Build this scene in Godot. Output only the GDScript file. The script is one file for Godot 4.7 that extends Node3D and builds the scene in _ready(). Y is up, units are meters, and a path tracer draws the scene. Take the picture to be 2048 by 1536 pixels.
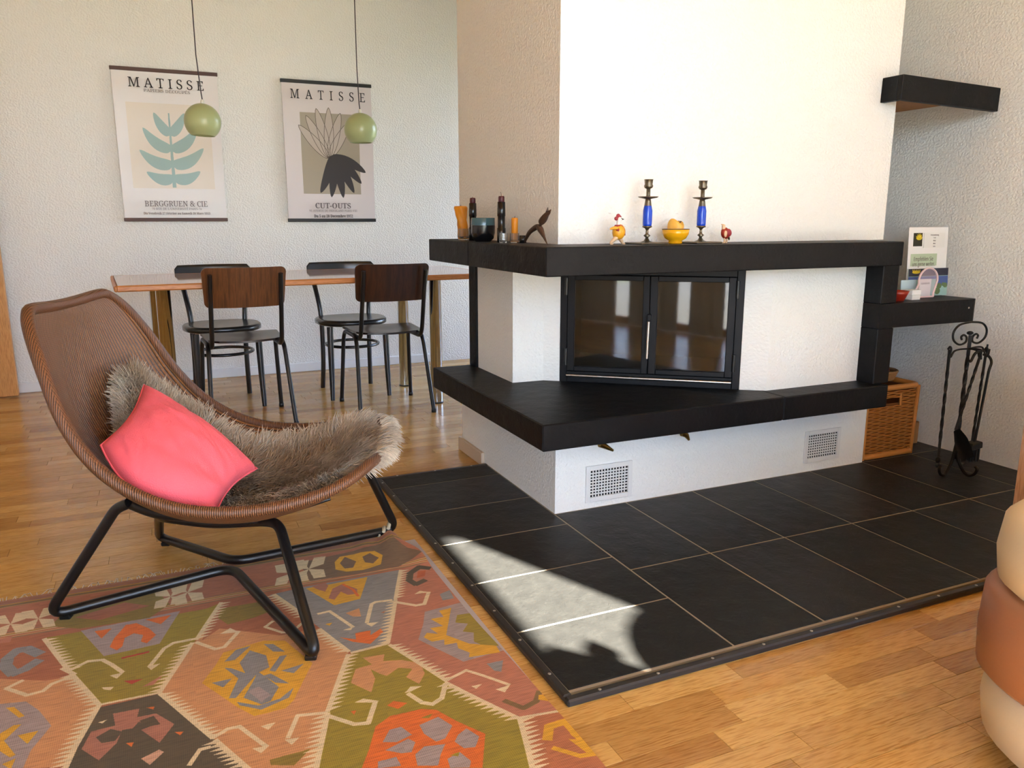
extends Node3D

const EYE := Vector3(0, 1.05, 0)
var taken := {}
var M := {}
var rng := RandomNumberGenerator.new()
var screw_mesh: ArrayMesh

func _ready():
	rng.seed = 7
	set_camera_and_light()
	make_materials()
	build_room()
	build_outside()
	build_floor()
	build_slate_floor()
	build_fireplace()
	build_insert()
	build_wall_shelf()
	build_posters()
	build_pendants()
	build_table()
	build_chairs()
	build_rug()
	build_lounge_chair()
	build_sofa_and_cabinet()
	build_house_plant()
	build_basket()
	build_fire_tools()
	build_mantel_things()
	build_shelf_things()

func set_camera_and_light():
	var cam := Camera3D.new()
	cam.name = "camera"
	cam.fov = 52.13
	cam.near = 0.05
	cam.far = 200.0
	cam.position = EYE
	cam.rotation_degrees = Vector3(-11.828, -24.154, 0)
	cam.current = true
	add_child(cam)
	var env := Environment.new()
	env.background_mode = Environment.BG_SKY
	var sm := ProceduralSkyMaterial.new()
	sm.sky_top_color = Color(0.55, 0.68, 0.92)
	sm.sky_horizon_color = Color(0.91, 0.965, 1.0)
	sm.sky_curve = 0.15
	sm.ground_horizon_color = Color(0.62, 0.66, 0.6)
	sm.ground_bottom_color = Color(0.42, 0.44, 0.38)
	sm.sky_energy_multiplier = 1.0
	sm.ground_energy_multiplier = 1.0
	var sky := Sky.new()
	sky.sky_material = sm
	env.sky = sky
	env.background_energy_multiplier = 19.5
	env.tonemap_mode = Environment.TONE_MAPPER_LINEAR
	env.tonemap_exposure = 0.87
	env.sdfgi_enabled = true
	env.ssao_enabled = true
	env.ssil_enabled = true
	var we := WorldEnvironment.new()
	we.name = "world_environment"
	we.environment = env
	add_child(we)
	var sun := DirectionalLight3D.new()
	sun.name = "sun"
	sun.light_color = Color(1.0, 0.97, 0.92)
	sun.light_energy = 70.0
	sun.light_angular_distance = 0.6
	sun.shadow_enabled = true
	sun.look_at_from_position(Vector3(0.319, 0.574, 0.754) * 10.0, Vector3.ZERO, Vector3.UP)
	sun.sky_mode = DirectionalLight3D.SKY_MODE_LIGHT_ONLY
	add_child(sun)

# ------------------------------------------------------------------ naming
func numbered(called: String) -> String:
	var n: int = taken.get(called, 0)
	taken[called] = n + 1
	return called if n == 0 else "%s_%03d" % [called, n]

func tag(o: Node3D, label: String, category := "", group := "", kind := ""):
	if label: o.set_meta("label", label)
	if category: o.set_meta("category", category)
	if group: o.set_meta("group", group)
	if kind: o.set_meta("kind", kind)
	return o

func thing(called: String, label: String, category: String, at := Vector3.ZERO, turn := 0.0, group := "") -> Node3D:
	var o := Node3D.new()
	o.name = numbered(called)
	add_child(o)
	o.position = at
	o.rotation.y = turn
	tag(o, label, category, group)
	return o

# a mesh under a thing; "world" meshes are written in room coordinates and shifted back
func part(called: String, st, mat: Material, parent: Node3D, world := false) -> MeshInstance3D:
	var o := MeshInstance3D.new()
	o.mesh = fin(st) if st is SurfaceTool else st
	o.material_override = mat
	if parent == self:
		o.name = numbered(called)
	else:
		var used: int = parent.get_meta("n_" + called, 0)
		parent.set_meta("n_" + called, used + 1)
		o.name = called if used == 0 else "%s_%03d" % [called, used]
	parent.add_child(o, true)
	if world and parent != self:
		var t := Transform3D.IDENTITY
		var p: Node = parent
		while p != self:
			t = (p as Node3D).transform * t
			p = p.get_parent()
		o.transform = t.affine_inverse()
	return o

func single(called: String, st, mat: Material, label: String, category: String, group := "") -> MeshInstance3D:
	var o := part(called, st, mat, self)
	tag(o, label, category, group)
	return o

func struct(called: String, st, mat: Material, label: String, parent: Node3D = null) -> MeshInstance3D:
	var o := part(called, st, mat, self if parent == null else parent)
	if parent == null: tag(o, label, "", "", "structure")
	return o

func dup(src: Node3D, at: Vector3, turn: float, label: String) -> Node3D:
	var r: Node3D = src.duplicate()
	var base: String = src.name
	r.name = numbered(base)
	add_child(r)
	r.position = at
	r.rotation.y = turn
	r.set_meta("label", label)
	return r

# ------------------------------------------------------------------ shapes
func nb() -> SurfaceTool:
	var st := SurfaceTool.new()
	st.begin(Mesh.PRIMITIVE_TRIANGLES)
	return st

func fin(st: SurfaceTool) -> ArrayMesh:
	st.index()
	st.generate_normals()
	return st.commit()

func tri(st: SurfaceTool, a: Vector3, b: Vector3, c: Vector3):
	st.add_vertex(a)
	st.add_vertex(c)
	st.add_vertex(b)

func triu(st: SurfaceTool, a: Vector3, b: Vector3, c: Vector3, ua: Vector2, ub: Vector2, uc: Vector2):
	st.set_uv(ua)
	st.add_vertex(a)
	st.set_uv(uc)
	st.add_vertex(c)
	st.set_uv(ub)
	st.add_vertex(b)

func quad(st: SurfaceTool, a: Vector3, b: Vector3, c: Vector3, d: Vector3):
	tri(st, a, b, c)
	tri(st, a, c, d)

# triangle turned so that it faces along "out"
func tri_o(st: SurfaceTool, a: Vector3, b: Vector3, c: Vector3, out: Vector3):
	if (b - a).cross(c - a).dot(out) >= 0: tri(st, a, b, c)
	else: tri(st, a, c, b)

func quad_o(st: SurfaceTool, a: Vector3, b: Vector3, c: Vector3, d: Vector3, out: Vector3):
	if (b - a).cross(c - a).dot(out) >= 0: quad(st, a, b, c, d)
	else: quad(st, a, d, c, b)

# box with bevelled edges, in the frame xf
func obox(st: SurfaceTool, xf: Transform3D, size: Vector3, bevel := 0.003):
	st.set_smooth_group(-1)
	var h := size / 2.0
	var b: float = minf(bevel, minf(h.x, minf(h.y, h.z)) * 0.9)
	var i := h - Vector3(b, b, b)
	for k in 3:
		var k1 := (k + 1) % 3
		var k2 := (k + 2) % 3
		for s in [-1.0, 1.0]:
			var p := []
			for q in [[-1, -1], [1, -1], [1, 1], [-1, 1]]:
				var v := Vector3.ZERO
				v[k] = h[k] * s
				v[k1] = i[k1] * q[0]
				v[k2] = i[k2] * q[1]
				p.append(xf * v)
			var out := Vector3.ZERO
			out[k] = s
			quad_o(st, p[0], p[1], p[2], p[3], xf.basis * out)
		if b <= 0.00001: continue
		# edges running along axis k
		for s1 in [-1.0, 1.0]:
			for s2 in [-1.0, 1.0]:
				var e := []
				for q in [[0, -1], [0, 1], [1, 1], [1, -1]]:
					var v := Vector3.ZERO
					v[k] = i[k] * q[1]
					v[k1] = (h[k1] if q[0] == 0 else i[k1]) * s1
					v[k2] = (i[k2] if q[0] == 0 else h[k2]) * s2
					e.append(xf * v)
				var out := Vector3.ZERO
				out[k1] = s1
				out[k2] = s2
				quad_o(st, e[0], e[1], e[2], e[3], xf.basis * out)
	if b > 0.00001:
		for sx in [-1.0, 1.0]:
			for sy in [-1.0, 1.0]:
				for sz in [-1.0, 1.0]:
					var s := Vector3(sx, sy, sz)
					tri_o(st, xf * (Vector3(h.x, i.y, i.z) * s), xf * (Vector3(i.x, h.y, i.z) * s), xf * (Vector3(i.x, i.y, h.z) * s), xf.basis * s)

func box(st: SurfaceTool, lo: Vector3, hi: Vector3, bevel := 0.003):
	obox(st, Transform3D(Basis(), (lo + hi) / 2.0), (hi - lo).abs(), bevel)

func bar(st: SurfaceTool, a: Vector3, b: Vector3, wide: float, high: float, bevel := 0.002, up := Vector3.UP):
	var z := (b - a).normalized()
	if absf(z.dot(up)) > 0.98: up = Vector3.RIGHT
	var x := up.cross(z).normalized()
	obox(st, Transform3D(Basis(x, z.cross(x), z), (a + b) / 2.0), Vector3(wide, high, (b - a).length()), bevel)

# upright prism over a ground plan of (x, z) points
func prism(st: SurfaceTool, plan: PackedVector2Array, y0: float, y1: float):
	st.set_smooth_group(-1)
	var idx := Geometry2D.triangulate_polygon(plan)
	for t in range(0, idx.size(), 3):
		var a := plan[idx[t]]
		var b := plan[idx[t + 1]]
		var c := plan[idx[t + 2]]
		tri_o(st, Vector3(a.x, y1, a.y), Vector3(b.x, y1, b.y), Vector3(c.x, y1, c.y), Vector3.UP)
		tri_o(st, Vector3(a.x, y0, a.y), Vector3(b.x, y0, b.y), Vector3(c.x, y0, c.y), Vector3.DOWN)
	var area := 0.0
	for k in plan.size():
		area += plan[k].cross(plan[(k + 1) % plan.size()])
	for k in plan.size():
		var a := plan[k]
		var b := plan[(k + 1) % plan.size()]
		var d := (b - a).normalized()
		var out := Vector3(d.y, 0, -d.x) * signf(area)
		quad_o(st, Vector3(a.x, y0, a.y), Vector3(b.x, y0, b.y), Vector3(b.x, y1, b.y), Vector3(a.x, y1, a.y), out)

# surface of revolution about y in the frame xf; profile of (radius, height), outside on the right going up
func lathe(st: SurfaceTool, profile: Array, segs := 24, xf := Transform3D.IDENTITY, smooth := true):
	st.set_smooth_group(0 if smooth else -1)
	for k in profile.size() - 1:
		var p: Vector2 = profile[k]
		var q: Vector2 = profile[k + 1]
		for j in segs:
			var a0 := TAU * j / segs
			var a1 := TAU * (j + 1) / segs
			var p0 := xf * Vector3(p.x * cos(a0), p.y, -p.x * sin(a0))
			var p1 := xf * Vector3(p.x * cos(a1), p.y, -p.x * sin(a1))
			var q0 := xf * Vector3(q.x * cos(a0), q.y, -q.x * sin(a0))
			var q1 := xf * Vector3(q.x * cos(a1), q.y, -q.x * sin(a1))
			if p.x > 0.00001: tri(st, p0, p1, q1) 
			if q.x > 0.00001: tri(st, p0, q1, q0)

# tube along a path; radius a number or one per point
func tube(st: SurfaceTool, path: Array, radius, segs := 8, closed := false, caps := true, flat := 1.0):
	var n := path.size()
	var rings := []
	var up := Vector3.ZERO
	for k in n:
		var a: Vector3 = path[(k - 1 + n) % n] if (closed or k > 0) else path[k]
		var b: Vector3 = path[(k + 1) % n] if (closed or k < n - 1) else path[k]
		var t := (b - a).normalized()
		if up == Vector3.ZERO:
			up = Vector3.UP if absf(t.y) < 0.9 else Vector3.RIGHT
		up = (up - t * up.dot(t)).normalized()
		var side := t.cross(up)
		var r: float = radius[k] if radius is Array else radius
		var ring := []
		for j in segs:
			var an := TAU * j / segs
			ring.append(path[k] + (up * cos(an) * flat + side * sin(an)) * r)
		rings.append(ring)
	st.set_smooth_group(0)
	for k in (n if closed else n - 1):
		var r0: Array = rings[k]
		var r1: Array = rings[(k + 1) % n]
		for j in segs:
			var j1 := (j + 1) % segs
			quad(st, r0[j], r0[j1], r1[j1], r1[j])
	if caps and not closed:
		st.set_smooth_group(-1)
		for e in [0, n - 1]:
			var c: Vector3 = path[e]
			var out: Vector3 = path[0] - path[1] if e == 0 else path[n - 1] - path[n - 2]
			for j in segs:
				tri_o(st, c, rings[e][j], rings[e][(j + 1) % segs], out)

# rounds the corners of a path
func filleted(pts: Array, r: float, n := 5, closed := false) -> Array:
	var out := []
	var m := pts.size()
	for k in m:
		if not closed and (k == 0 or k == m - 1):
			out.append(pts[k])
			continue
		var p: Vector3 = pts[k]
		var a: Vector3 = pts[(k - 1 + m) % m] - p
		var b: Vector3 = pts[(k + 1) % m] - p
		var d: float = minf(r, minf(a.length(), b.length()) * 0.45)
		var pa := p + a.normalized() * d
		var pb := p + b.normalized() * d
		for j in n + 1:
			var t := float(j) / n
			out.append(pa.lerp(p, t).lerp(p.lerp(pb, t), t))
	return out

# Catmull-Rom through a list of numbers or vectors
func along(a: Array, t: float):
	var x := clampf(t, 0, 1) * (a.size() - 1)
	var i := mini(int(x), a.size() - 2)
	var f := x - i
	var p0 = a[maxi(i - 1, 0)]
	var p1 = a[i]
	var p2 = a[i + 1]
	var p3 = a[mini(i + 2, a.size() - 1)]
	return (p1 * 2.0 + (p2 - p0) * f + (p0 * 2.0 - p1 * 5.0 + p2 * 4.0 - p3) * f * f + (p1 * 3.0 - p0 - p2 * 3.0 + p3) * f * f * f) * 0.5

func smooth_path(pts: Array, n: int) -> Array:
	var out := []
	for k in n + 1:
		out.append(along(pts, float(k) / n))
	return out

# sheet of points [row][column], faces towards (column step) x (row step)
func sheet(st: SurfaceTool, p: Array, uv: Array = [], flip := false, wrap := false, group := 0):
	st.set_smooth_group(group)
	var cols: int = p[0].size()
	for r in p.size() - 1:
		for c in (cols if wrap else cols - 1):
			var c1 := (c + 1) % cols
			var a: Vector3 = p[r][c]
			var b: Vector3 = p[r][c1]
			var d: Vector3 = p[r + 1][c]
			var e: Vector3 = p[r + 1][c1]
			if uv.size():
				var ua: Vector2 = uv[r][c]
				var ub: Vector2 = uv[r][c1]
				var ud: Vector2 = uv[r + 1][c]
				var ue: Vector2 = uv[r + 1][c1]
				if flip:
					triu(st, a, e, b, ua, ue, ub)
					triu(st, a, d, e, ua, ud, ue)
				else:
					triu(st, a, b, e, ua, ub, ue)
					triu(st, a, e, d, ua, ue, ud)
			elif flip:
				tri(st, a, e, b)
				tri(st, a, d, e)
			else:
				tri(st, a, b, e)
				tri(st, a, e, d)

func blob(st: SurfaceTool, c: Vector3, r: Vector3, basis := Basis(), segs := 16, rings := 10):
	var prof := []
	for k in rings + 1:
		var a := -PI / 2 + PI * k / rings
		prof.append(Vector2(cos(a) if k > 0 and k < rings else 0.0, sin(a)))
	lathe(st, prof, segs, Transform3D(basis.scaled_local(r), c))

# rounded slab: superellipse in plan, softened top and bottom
func pad(st: SurfaceTool, c: Vector3, half: Vector3, n := 4.0, soft := 0.5, segs := 40, rings := 12, basis := Basis()):
	st.set_smooth_group(0)
	var rows := []
	for k in rings + 1:
		var a := -PI / 2 + PI * k / rings
		var e: float = pow(absf(cos(a)), soft)
		var y: float = signf(sin(a)) * pow(absf(sin(a)), soft)
		var ring := []
		for j in segs:
			var t := TAU * j / segs
			var ct := cos(t)
			var sn := sin(t)
			ring.append(c + basis * Vector3(half.x * e * signf(ct) * pow(absf(ct), 2.0 / n), half.y * y, -half.z * e * signf(sn) * pow(absf(sn), 2.0 / n)))
		rows.append(ring)
	sheet(st, rows, [], false, true)

func words(text: String, size: float, mat: Material, parent: Node3D, xf: Transform3D, bold := false, wide := 0.0, serif := true, called := "lettering") -> MeshInstance3D:
	var tm := TextMesh.new()
	var f := SystemFont.new()
	f.font_names = PackedStringArray(["Droid Serif" if serif else "Droid Sans"])
	f.font_weight = 700 if bold else 400
	tm.font = f
	tm.text = text
	tm.font_size = 64
	tm.pixel_size = size / 46.0
	tm.depth = 0.0006
	var got := tm.get_aabb().size.x
	var o := part(called, tm, mat, parent)
	var s := wide / got if wide > 0.0 and got > 0.0 else 1.0
	o.transform = xf.scaled_local(Vector3(s, 1, 1))
	return o
# ------------------------------------------------------------------ materials
func noise(freq: float, octaves := 4, type := FastNoiseLite.TYPE_SIMPLEX_SMOOTH, seed_ := 1) -> FastNoiseLite:
	var n := FastNoiseLite.new()
	n.noise_type = type
	n.frequency = freq
	n.fractal_octaves = octaves
	n.seed = seed_
	return n

func noise_tex(n: FastNoiseLite, side := 512, normal := false, bump := 4.0, ramp: Gradient = null) -> NoiseTexture2D:
	var t := NoiseTexture2D.new()
	t.width = side
	t.height = side
	t.seamless = true
	t.noise = n
	t.as_normal_map = normal
	t.bump_strength = bump
	if ramp: t.color_ramp = ramp
	return t

func ramp(list: Array) -> Gradient:
	var g := Gradient.new()
	var off := PackedFloat32Array()
	var col := PackedColorArray()
	for k in list:
		off.append(k[0])
		col.append(k[1])
	g.offsets = off
	g.colors = col
	return g

func rgb(r: float, g: float, b: float) -> Color:
	return Color(r / 255.0, g / 255.0, b / 255.0)

func mat(key: String, col: Color, rough := 0.6, metal := 0.0) -> StandardMaterial3D:
	var m := StandardMaterial3D.new()
	m.resource_name = key
	m.albedo_color = col
	m.roughness = rough
	m.metallic = metal
	M[key] = m
	return m

func tripl(m: StandardMaterial3D, scale: Vector3, world := false):
	m.uv1_triplanar = true
	m.uv1_world_triplanar = world
	m.uv1_scale = scale
	m.uv1_triplanar_sharpness = 4.0

func bumpy(m: StandardMaterial3D, t: Texture2D, amount: float):
	m.normal_enabled = true
	m.normal_texture = t
	m.normal_scale = amount

func make_materials():
	var stucco := noise_tex(noise(0.035, 3, FastNoiseLite.TYPE_SIMPLEX_SMOOTH, 3), 512, true, 9.0)
	var m := mat("stucco", rgb(238, 236, 230), 0.92)
	tripl(m, Vector3(3.6, 3.6, 3.6), true)
	bumpy(m, stucco, 0.55)
	m = mat("ceiling", rgb(206, 164, 96), 0.7)
	m = mat("white_paint", rgb(232, 232, 230), 0.5)
	m = mat("skirting_beige", rgb(200, 178, 152), 0.6)
	# oak strips: colour from the strip's own tone, grain from a stretched noise
	var grain := noise(0.012, 5, FastNoiseLite.TYPE_SIMPLEX_SMOOTH, 11)
	grain.domain_warp_enabled = true
	grain.domain_warp_amplitude = 18.0
	grain.domain_warp_frequency = 0.01
	var gr := noise_tex(grain, 1024, false, 1.0, ramp([[0.0, rgb(206, 190, 168)], [0.42, rgb(246, 240, 230)], [0.6, rgb(255, 252, 246)], [0.8, rgb(222, 206, 184)], [1.0, rgb(200, 180, 150)]]))
	m = mat("oak_floor", Color.WHITE, 0.22)
	m.vertex_color_use_as_albedo = true
	m.albedo_texture = gr
	m.roughness_texture = noise_tex(noise(0.02, 3, FastNoiseLite.TYPE_SIMPLEX_SMOOTH, 21), 256, false, 1.0, ramp([[0.0, Color(0.8, 0.8, 0.8)], [1.0, Color(1.1, 1.1, 1.1)]]))
	m.metallic_specular = 0.45
	m = mat("oak", rgb(206, 150, 84), 0.42)
	m.albedo_texture = gr
	tripl(m, Vector3(9, 0.7, 9))
	m = mat("oak_across", rgb(196, 128, 66), 0.4)
	m.albedo_texture = gr
	tripl(m, Vector3(0.8, 12, 12))
	m = mat("pink_wood", rgb(214, 170, 140), 0.5)
	m.albedo_texture = gr
	tripl(m, Vector3(10, 0.6, 10))
	m = mat("shelf_underside", rgb(176, 122, 62), 0.6)
	m.albedo_texture = gr
	tripl(m, Vector3(0.8, 10, 10))
	# walnut ply
	var wn := noise(0.008, 5, FastNoiseLite.TYPE_SIMPLEX_SMOOTH, 31)
	wn.domain_warp_enabled = true
	wn.domain_warp_amplitude = 30.0
	var wt := noise_tex(wn, 512, false, 1.0, ramp([[0.0, rgb(58, 33, 18)], [0.4, rgb(86, 52, 29)], [0.6, rgb(106, 66, 37)], [0.75, rgb(84, 50, 28)], [1.0, rgb(122, 78, 44)]]))
	m = mat("walnut", Color.WHITE, 0.34)
	m.albedo_texture = wt
	tripl(m, Vector3(10.0, 0.8, 1.0))
	m = mat("walnut_dark", rgb(150, 130, 125), 0.34)
	m.albedo_texture = wt
	tripl(m, Vector3(7.0, 1.1, 1.1))
	m = mat("dark_seat", rgb(36, 22, 18), 0.26)
	m = mat("black_lacquer", rgb(11, 11, 13), 0.22)
	m.clearcoat_enabled = true
	m.clearcoat = 0.5
	m = mat("black_steel", rgb(11, 11, 12), 0.36)
	m = mat("iron", rgb(38, 35, 32), 0.5, 0.6)
	m = mat("chrome", rgb(196, 198, 200), 0.06, 1.0)
	m = mat("steel", rgb(196, 192, 184), 0.3, 1.0)
	m = mat("brass", rgb(150, 120, 60), 0.35, 1.0)
	m = mat("table_top", rgb(206, 178, 166), 0.06)
	m = mat("bar_brown", rgb(74, 38, 24), 0.5)
	m = mat("bar_black", rgb(20, 19, 19), 0.5)
	m = mat("lamp_green", rgb(164, 172, 124), 0.3)
	m = mat("lamp_inside", rgb(225, 222, 205), 0.6)
	m = mat("cord", rgb(58, 46, 52), 0.7)
	m = mat("bulb_glass", rgb(240, 238, 230), 0.3)
	m = mat("clear_plastic", rgb(214, 214, 200), 0.3)
	# slate
	var sl := noise(0.012, 5, FastNoiseLite.TYPE_SIMPLEX_SMOOTH, 41)
	sl.domain_warp_enabled = true
	sl.domain_warp_amplitude = 40.0
	var slate_n := noise_tex(sl, 512, true, 5.0)
	var slate_c := noise_tex(noise(0.02, 5, FastNoiseLite.TYPE_SIMPLEX_SMOOTH, 42), 512, false, 1.0, ramp([[0.0, rgb(222, 222, 224)], [0.5, rgb(238, 238, 239)], [1.0, rgb(255, 255, 255)]]))
	for k in [["slate_front", rgb(17, 17, 19), 0.5], ["slate_tile_a", rgb(40, 40, 39), 0.46], ["slate_tile_b", rgb(43, 43, 43), 0.42], ["slate_tile_c", rgb(38, 38, 36), 0.5]]:
		m = mat(k[0], k[1], k[2])
		m.albedo_texture = slate_c
		m.metallic_specular = 0.3
		tripl(m, Vector3(1.6, 1.6, 1.6), true)
		bumpy(m, slate_n, 0.35)
	m = mat("grout", rgb(150, 138, 118), 0.9)
	m = mat("slate_edge", rgb(40, 38, 36), 0.45)
	m = mat("stove_black", rgb(13, 13, 16), 0.5)
	m.metallic_specular = 0.35
	m = mat("stove_inside", rgb(46, 36, 26), 0.9)
	m = mat("void", rgb(12, 12, 12), 0.9)
	m = mat("stove_glass", Color(0.10, 0.085, 0.06, 0.35), 0.03)
	m.transparency = BaseMaterial3D.TRANSPARENCY_ALPHA
	m.metallic_specular = 0.62
	m = mat("window_glass", Color(1, 1, 1, 0.03), 0.02)
	m.transparency = BaseMaterial3D.TRANSPARENCY_ALPHA
	m = mat("glass", Color(0.97, 0.98, 0.97, 0.06), 0.03)
	m.refraction_enabled = true
	m.refraction_scale = 0.05
	m = mat("vent_white", rgb(226, 224, 220), 0.5)
	# paper and print
	m = mat("ink", rgb(34, 28, 32), 0.8)
	m = mat("ink_grey", rgb(110, 100, 98), 0.8)
	m = mat("paper", rgb(232, 230, 228), 0.8)
	# cloth
	var cloth := noise_tex(noise(0.12, 3, FastNoiseLite.TYPE_SIMPLEX_SMOOTH, 51), 256, true, 5.0)
	m = mat("pink_linen", rgb(236, 96, 108), 0.85)
	m.rim_enabled = true
	m.rim = 0.35
	m.rim_tint = 0.6
	tripl(m, Vector3(7, 7, 7))
	bumpy(m, cloth, 0.35)
	var leather := noise_tex(noise(0.08, 3, FastNoiseLite.TYPE_CELLULAR, 52), 256, true, 2.0)
	m = mat("cream_leather", rgb(222, 203, 168), 0.5)
	tripl(m, Vector3(6, 6, 6))
	bumpy(m, leather, 0.12)
	m = mat("tan_leather", rgb(158, 106, 72), 0.45)
	tripl(m, Vector3(6, 6, 6))
	bumpy(m, leather, 0.12)
	m = mat("hide", rgb(176, 160, 138), 0.95)
	m = mat("fur", Color.WHITE, 0.85)
	m.vertex_color_use_as_albedo = true
	m.backlight_enabled = true
	m.backlight = Color(0.25, 0.25, 0.25)
	m = mat("fringe", rgb(196, 180, 150), 0.9)
	# cane and wicker
	m = mat("cane", rgb(142, 96, 58), 0.45)
	m.albedo_texture = cane_texture()
	m.normal_enabled = true
	m.normal_texture = cane_normal()
	m.normal_scale = 1.0
	m = mat("cane_rim", rgb(126, 82, 52), 0.42)
	m.albedo_texture = M.cane.albedo_texture
	tripl(m, Vector3(25, 25, 25))
	m.normal_enabled = true
	m.normal_texture = M.cane.normal_texture
	m.normal_scale = 0.8
	m = mat("wicker", rgb(176, 112, 48), 0.55)
	m = mat("wicker_dark", rgb(120, 70, 30), 0.6)
	m = mat("wicker_rim", rgb(190, 126, 60), 0.5)
	m = mat("box_wood", rgb(150, 108, 66), 0.7)
	# small things
	m = mat("beeswax", rgb(208, 130, 14), 0.5)
	m.subsurf_scatter_enabled = true
	m.subsurf_scatter_strength = 0.06
	m = mat("beeswax_pale", rgb(224, 172, 70), 0.5)
	m = mat("dark_red_wax", rgb(70, 14, 26), 0.45)
	m = mat("black_glaze", rgb(18, 17, 19), 0.2)
	m = mat("teal_glass", rgb(58, 86, 92), 0.1)
	m = mat("wick", rgb(50, 38, 34), 0.9)
	m = mat("bronze", rgb(74, 52, 38), 0.5, 0.3)
	m = mat("pewter", rgb(106, 98, 84), 0.35, 0.9)
	m = mat("blue_glaze", rgb(16, 64, 190), 0.12)
	m = mat("yellow_glaze", rgb(232, 166, 20), 0.14)
	m = mat("yellow_paint", rgb(226, 158, 34), 0.4)
	m = mat("red_paint", rgb(140, 34, 46), 0.4)
	m = mat("skin_paint", rgb(214, 178, 140), 0.45)
	m = mat("white_paint_gloss", rgb(226, 220, 212), 0.4)
	m = mat("red_clay", rgb(140, 34, 18), 0.35)
	m = mat("pale_blue_card", rgb(182, 204, 212), 0.7)
	m = mat("green_label", rgb(178, 194, 166), 0.8)
	m = mat("navy", rgb(40, 40, 58), 0.6)
	m = mat("photo_blue", rgb(70, 90, 150), 0.6)
	m = mat("photo_green", rgb(92, 112, 70), 0.6)
	m = mat("photo_aqua", rgb(150, 186, 180), 0.6)
	m = mat("logo_black", rgb(40, 38, 24), 0.6)
	m = mat("logo_yellow", rgb(214, 190, 40), 0.6)
	m = mat("holder_pink", rgb(226, 196, 196), 0.3)
	m = mat("holder_clear", Color(0.86, 0.76, 0.84, 0.25), 0.1)
	m.transparency = BaseMaterial3D.TRANSPARENCY_ALPHA
	m = mat("terrace", rgb(96, 96, 92), 0.9)
	m = mat("render_outside", rgb(225, 220, 210), 0.9)
	m = mat("curtain", rgb(214, 204, 186), 0.9)
	m.backlight_enabled = true
	m.backlight = Color(0.3, 0.28, 0.24)
	m = mat("frame_wood", rgb(170, 118, 66), 0.5)
	m = mat("leaf_green", rgb(62, 92, 44), 0.4)
	m.backlight_enabled = true
	m.backlight = Color(0.12, 0.16, 0.05)
	m = mat("terracotta", rgb(176, 104, 70), 0.8)
	m = mat("grass", rgb(92, 98, 74), 0.95)
	m = mat("underlay", rgb(178, 170, 168), 0.9)

func cane_height(x: int, y: int) -> float:
	# 8 ribs across 128 pixels; thin weft crossing over and under
	var rib := fposmod(x, 16.0) / 16.0
	var warp: float = sqrt(maxf(0.0, 1.0 - pow((rib - 0.5) * 2.2, 2.0)))
	var row := fposmod(y, 10.0) / 10.0
	var over := int(floor(x / 16.0) + floor(y / 10.0)) % 2
	var weft: float = sqrt(maxf(0.0, 1.0 - pow((row - 0.5) * 2.3, 2.0)))
	return clampf(warp * (0.72 + 0.28 * weft) + (0.22 * weft if over == 0 else 0.0) * (1.0 - warp), 0, 1)

func cane_texture() -> ImageTexture:
	var im := Image.create(128, 120, false, Image.FORMAT_RGB8)
	for y in 120:
		for x in 128:
			var h := cane_height(x, y)
			var v := 0.16 + 0.84 * h
			im.set_pixel(x, y, Color(v, v * (0.93 + 0.07 * h), v * (0.88 + 0.1 * h)))
	return ImageTexture.create_from_image(im)

func cane_normal() -> ImageTexture:
	var im := Image.create(128, 120, false, Image.FORMAT_RGB8)
	for y in 120:
		for x in 128:
			var dx := cane_height((x + 1) % 128, y) - cane_height((x + 127) % 128, y)
			var dy := cane_height(x, (y + 1) % 120) - cane_height(x, (y + 119) % 120)
			var n := Vector3(-dx * 2.2, dy * 1.6, 1.0).normalized()
			im.set_pixel(x, y, Color(n.x * 0.5 + 0.5, n.y * 0.5 + 0.5, n.z * 0.5 + 0.5))
	return ImageTexture.create_from_image(im)
# ------------------------------------------------------------------ room shell
const BACK := -5.58
const RIGHT := 3.244
const LEFT := -3.0
const FRONT := 1.0
const TOP := 2.85

func wall_with_holes(x0: float, x1: float, z0: float, z1: float, holes: Array, along_x: bool) -> SurfaceTool:
	# holes: [from, to, low, high] along the wall; built as upright strips
	var st := nb()
	var at := x0 if along_x else z0
	var end := x1 if along_x else z1
	for h in holes + [[end, end, 0, 0]]:
		if h[0] > at:
			if along_x: box(st, Vector3(at, -0.1, z0), Vector3(h[0], TOP, z1), 0.0)
			else: box(st, Vector3(x0, -0.1, at), Vector3(x1, TOP, h[0]), 0.0)
		if h[1] > h[0]:
			for band in [[-0.1, h[2]], [h[3], TOP]]:
				if band[1] - band[0] < 0.01: continue
				if along_x: box(st, Vector3(h[0], band[0], z0), Vector3(h[1], band[1], z1), 0.0)
				else: box(st, Vector3(x0, band[0], h[0]), Vector3(x1, band[1], h[1]), 0.0)
		at = h[1]
	return st

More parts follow.
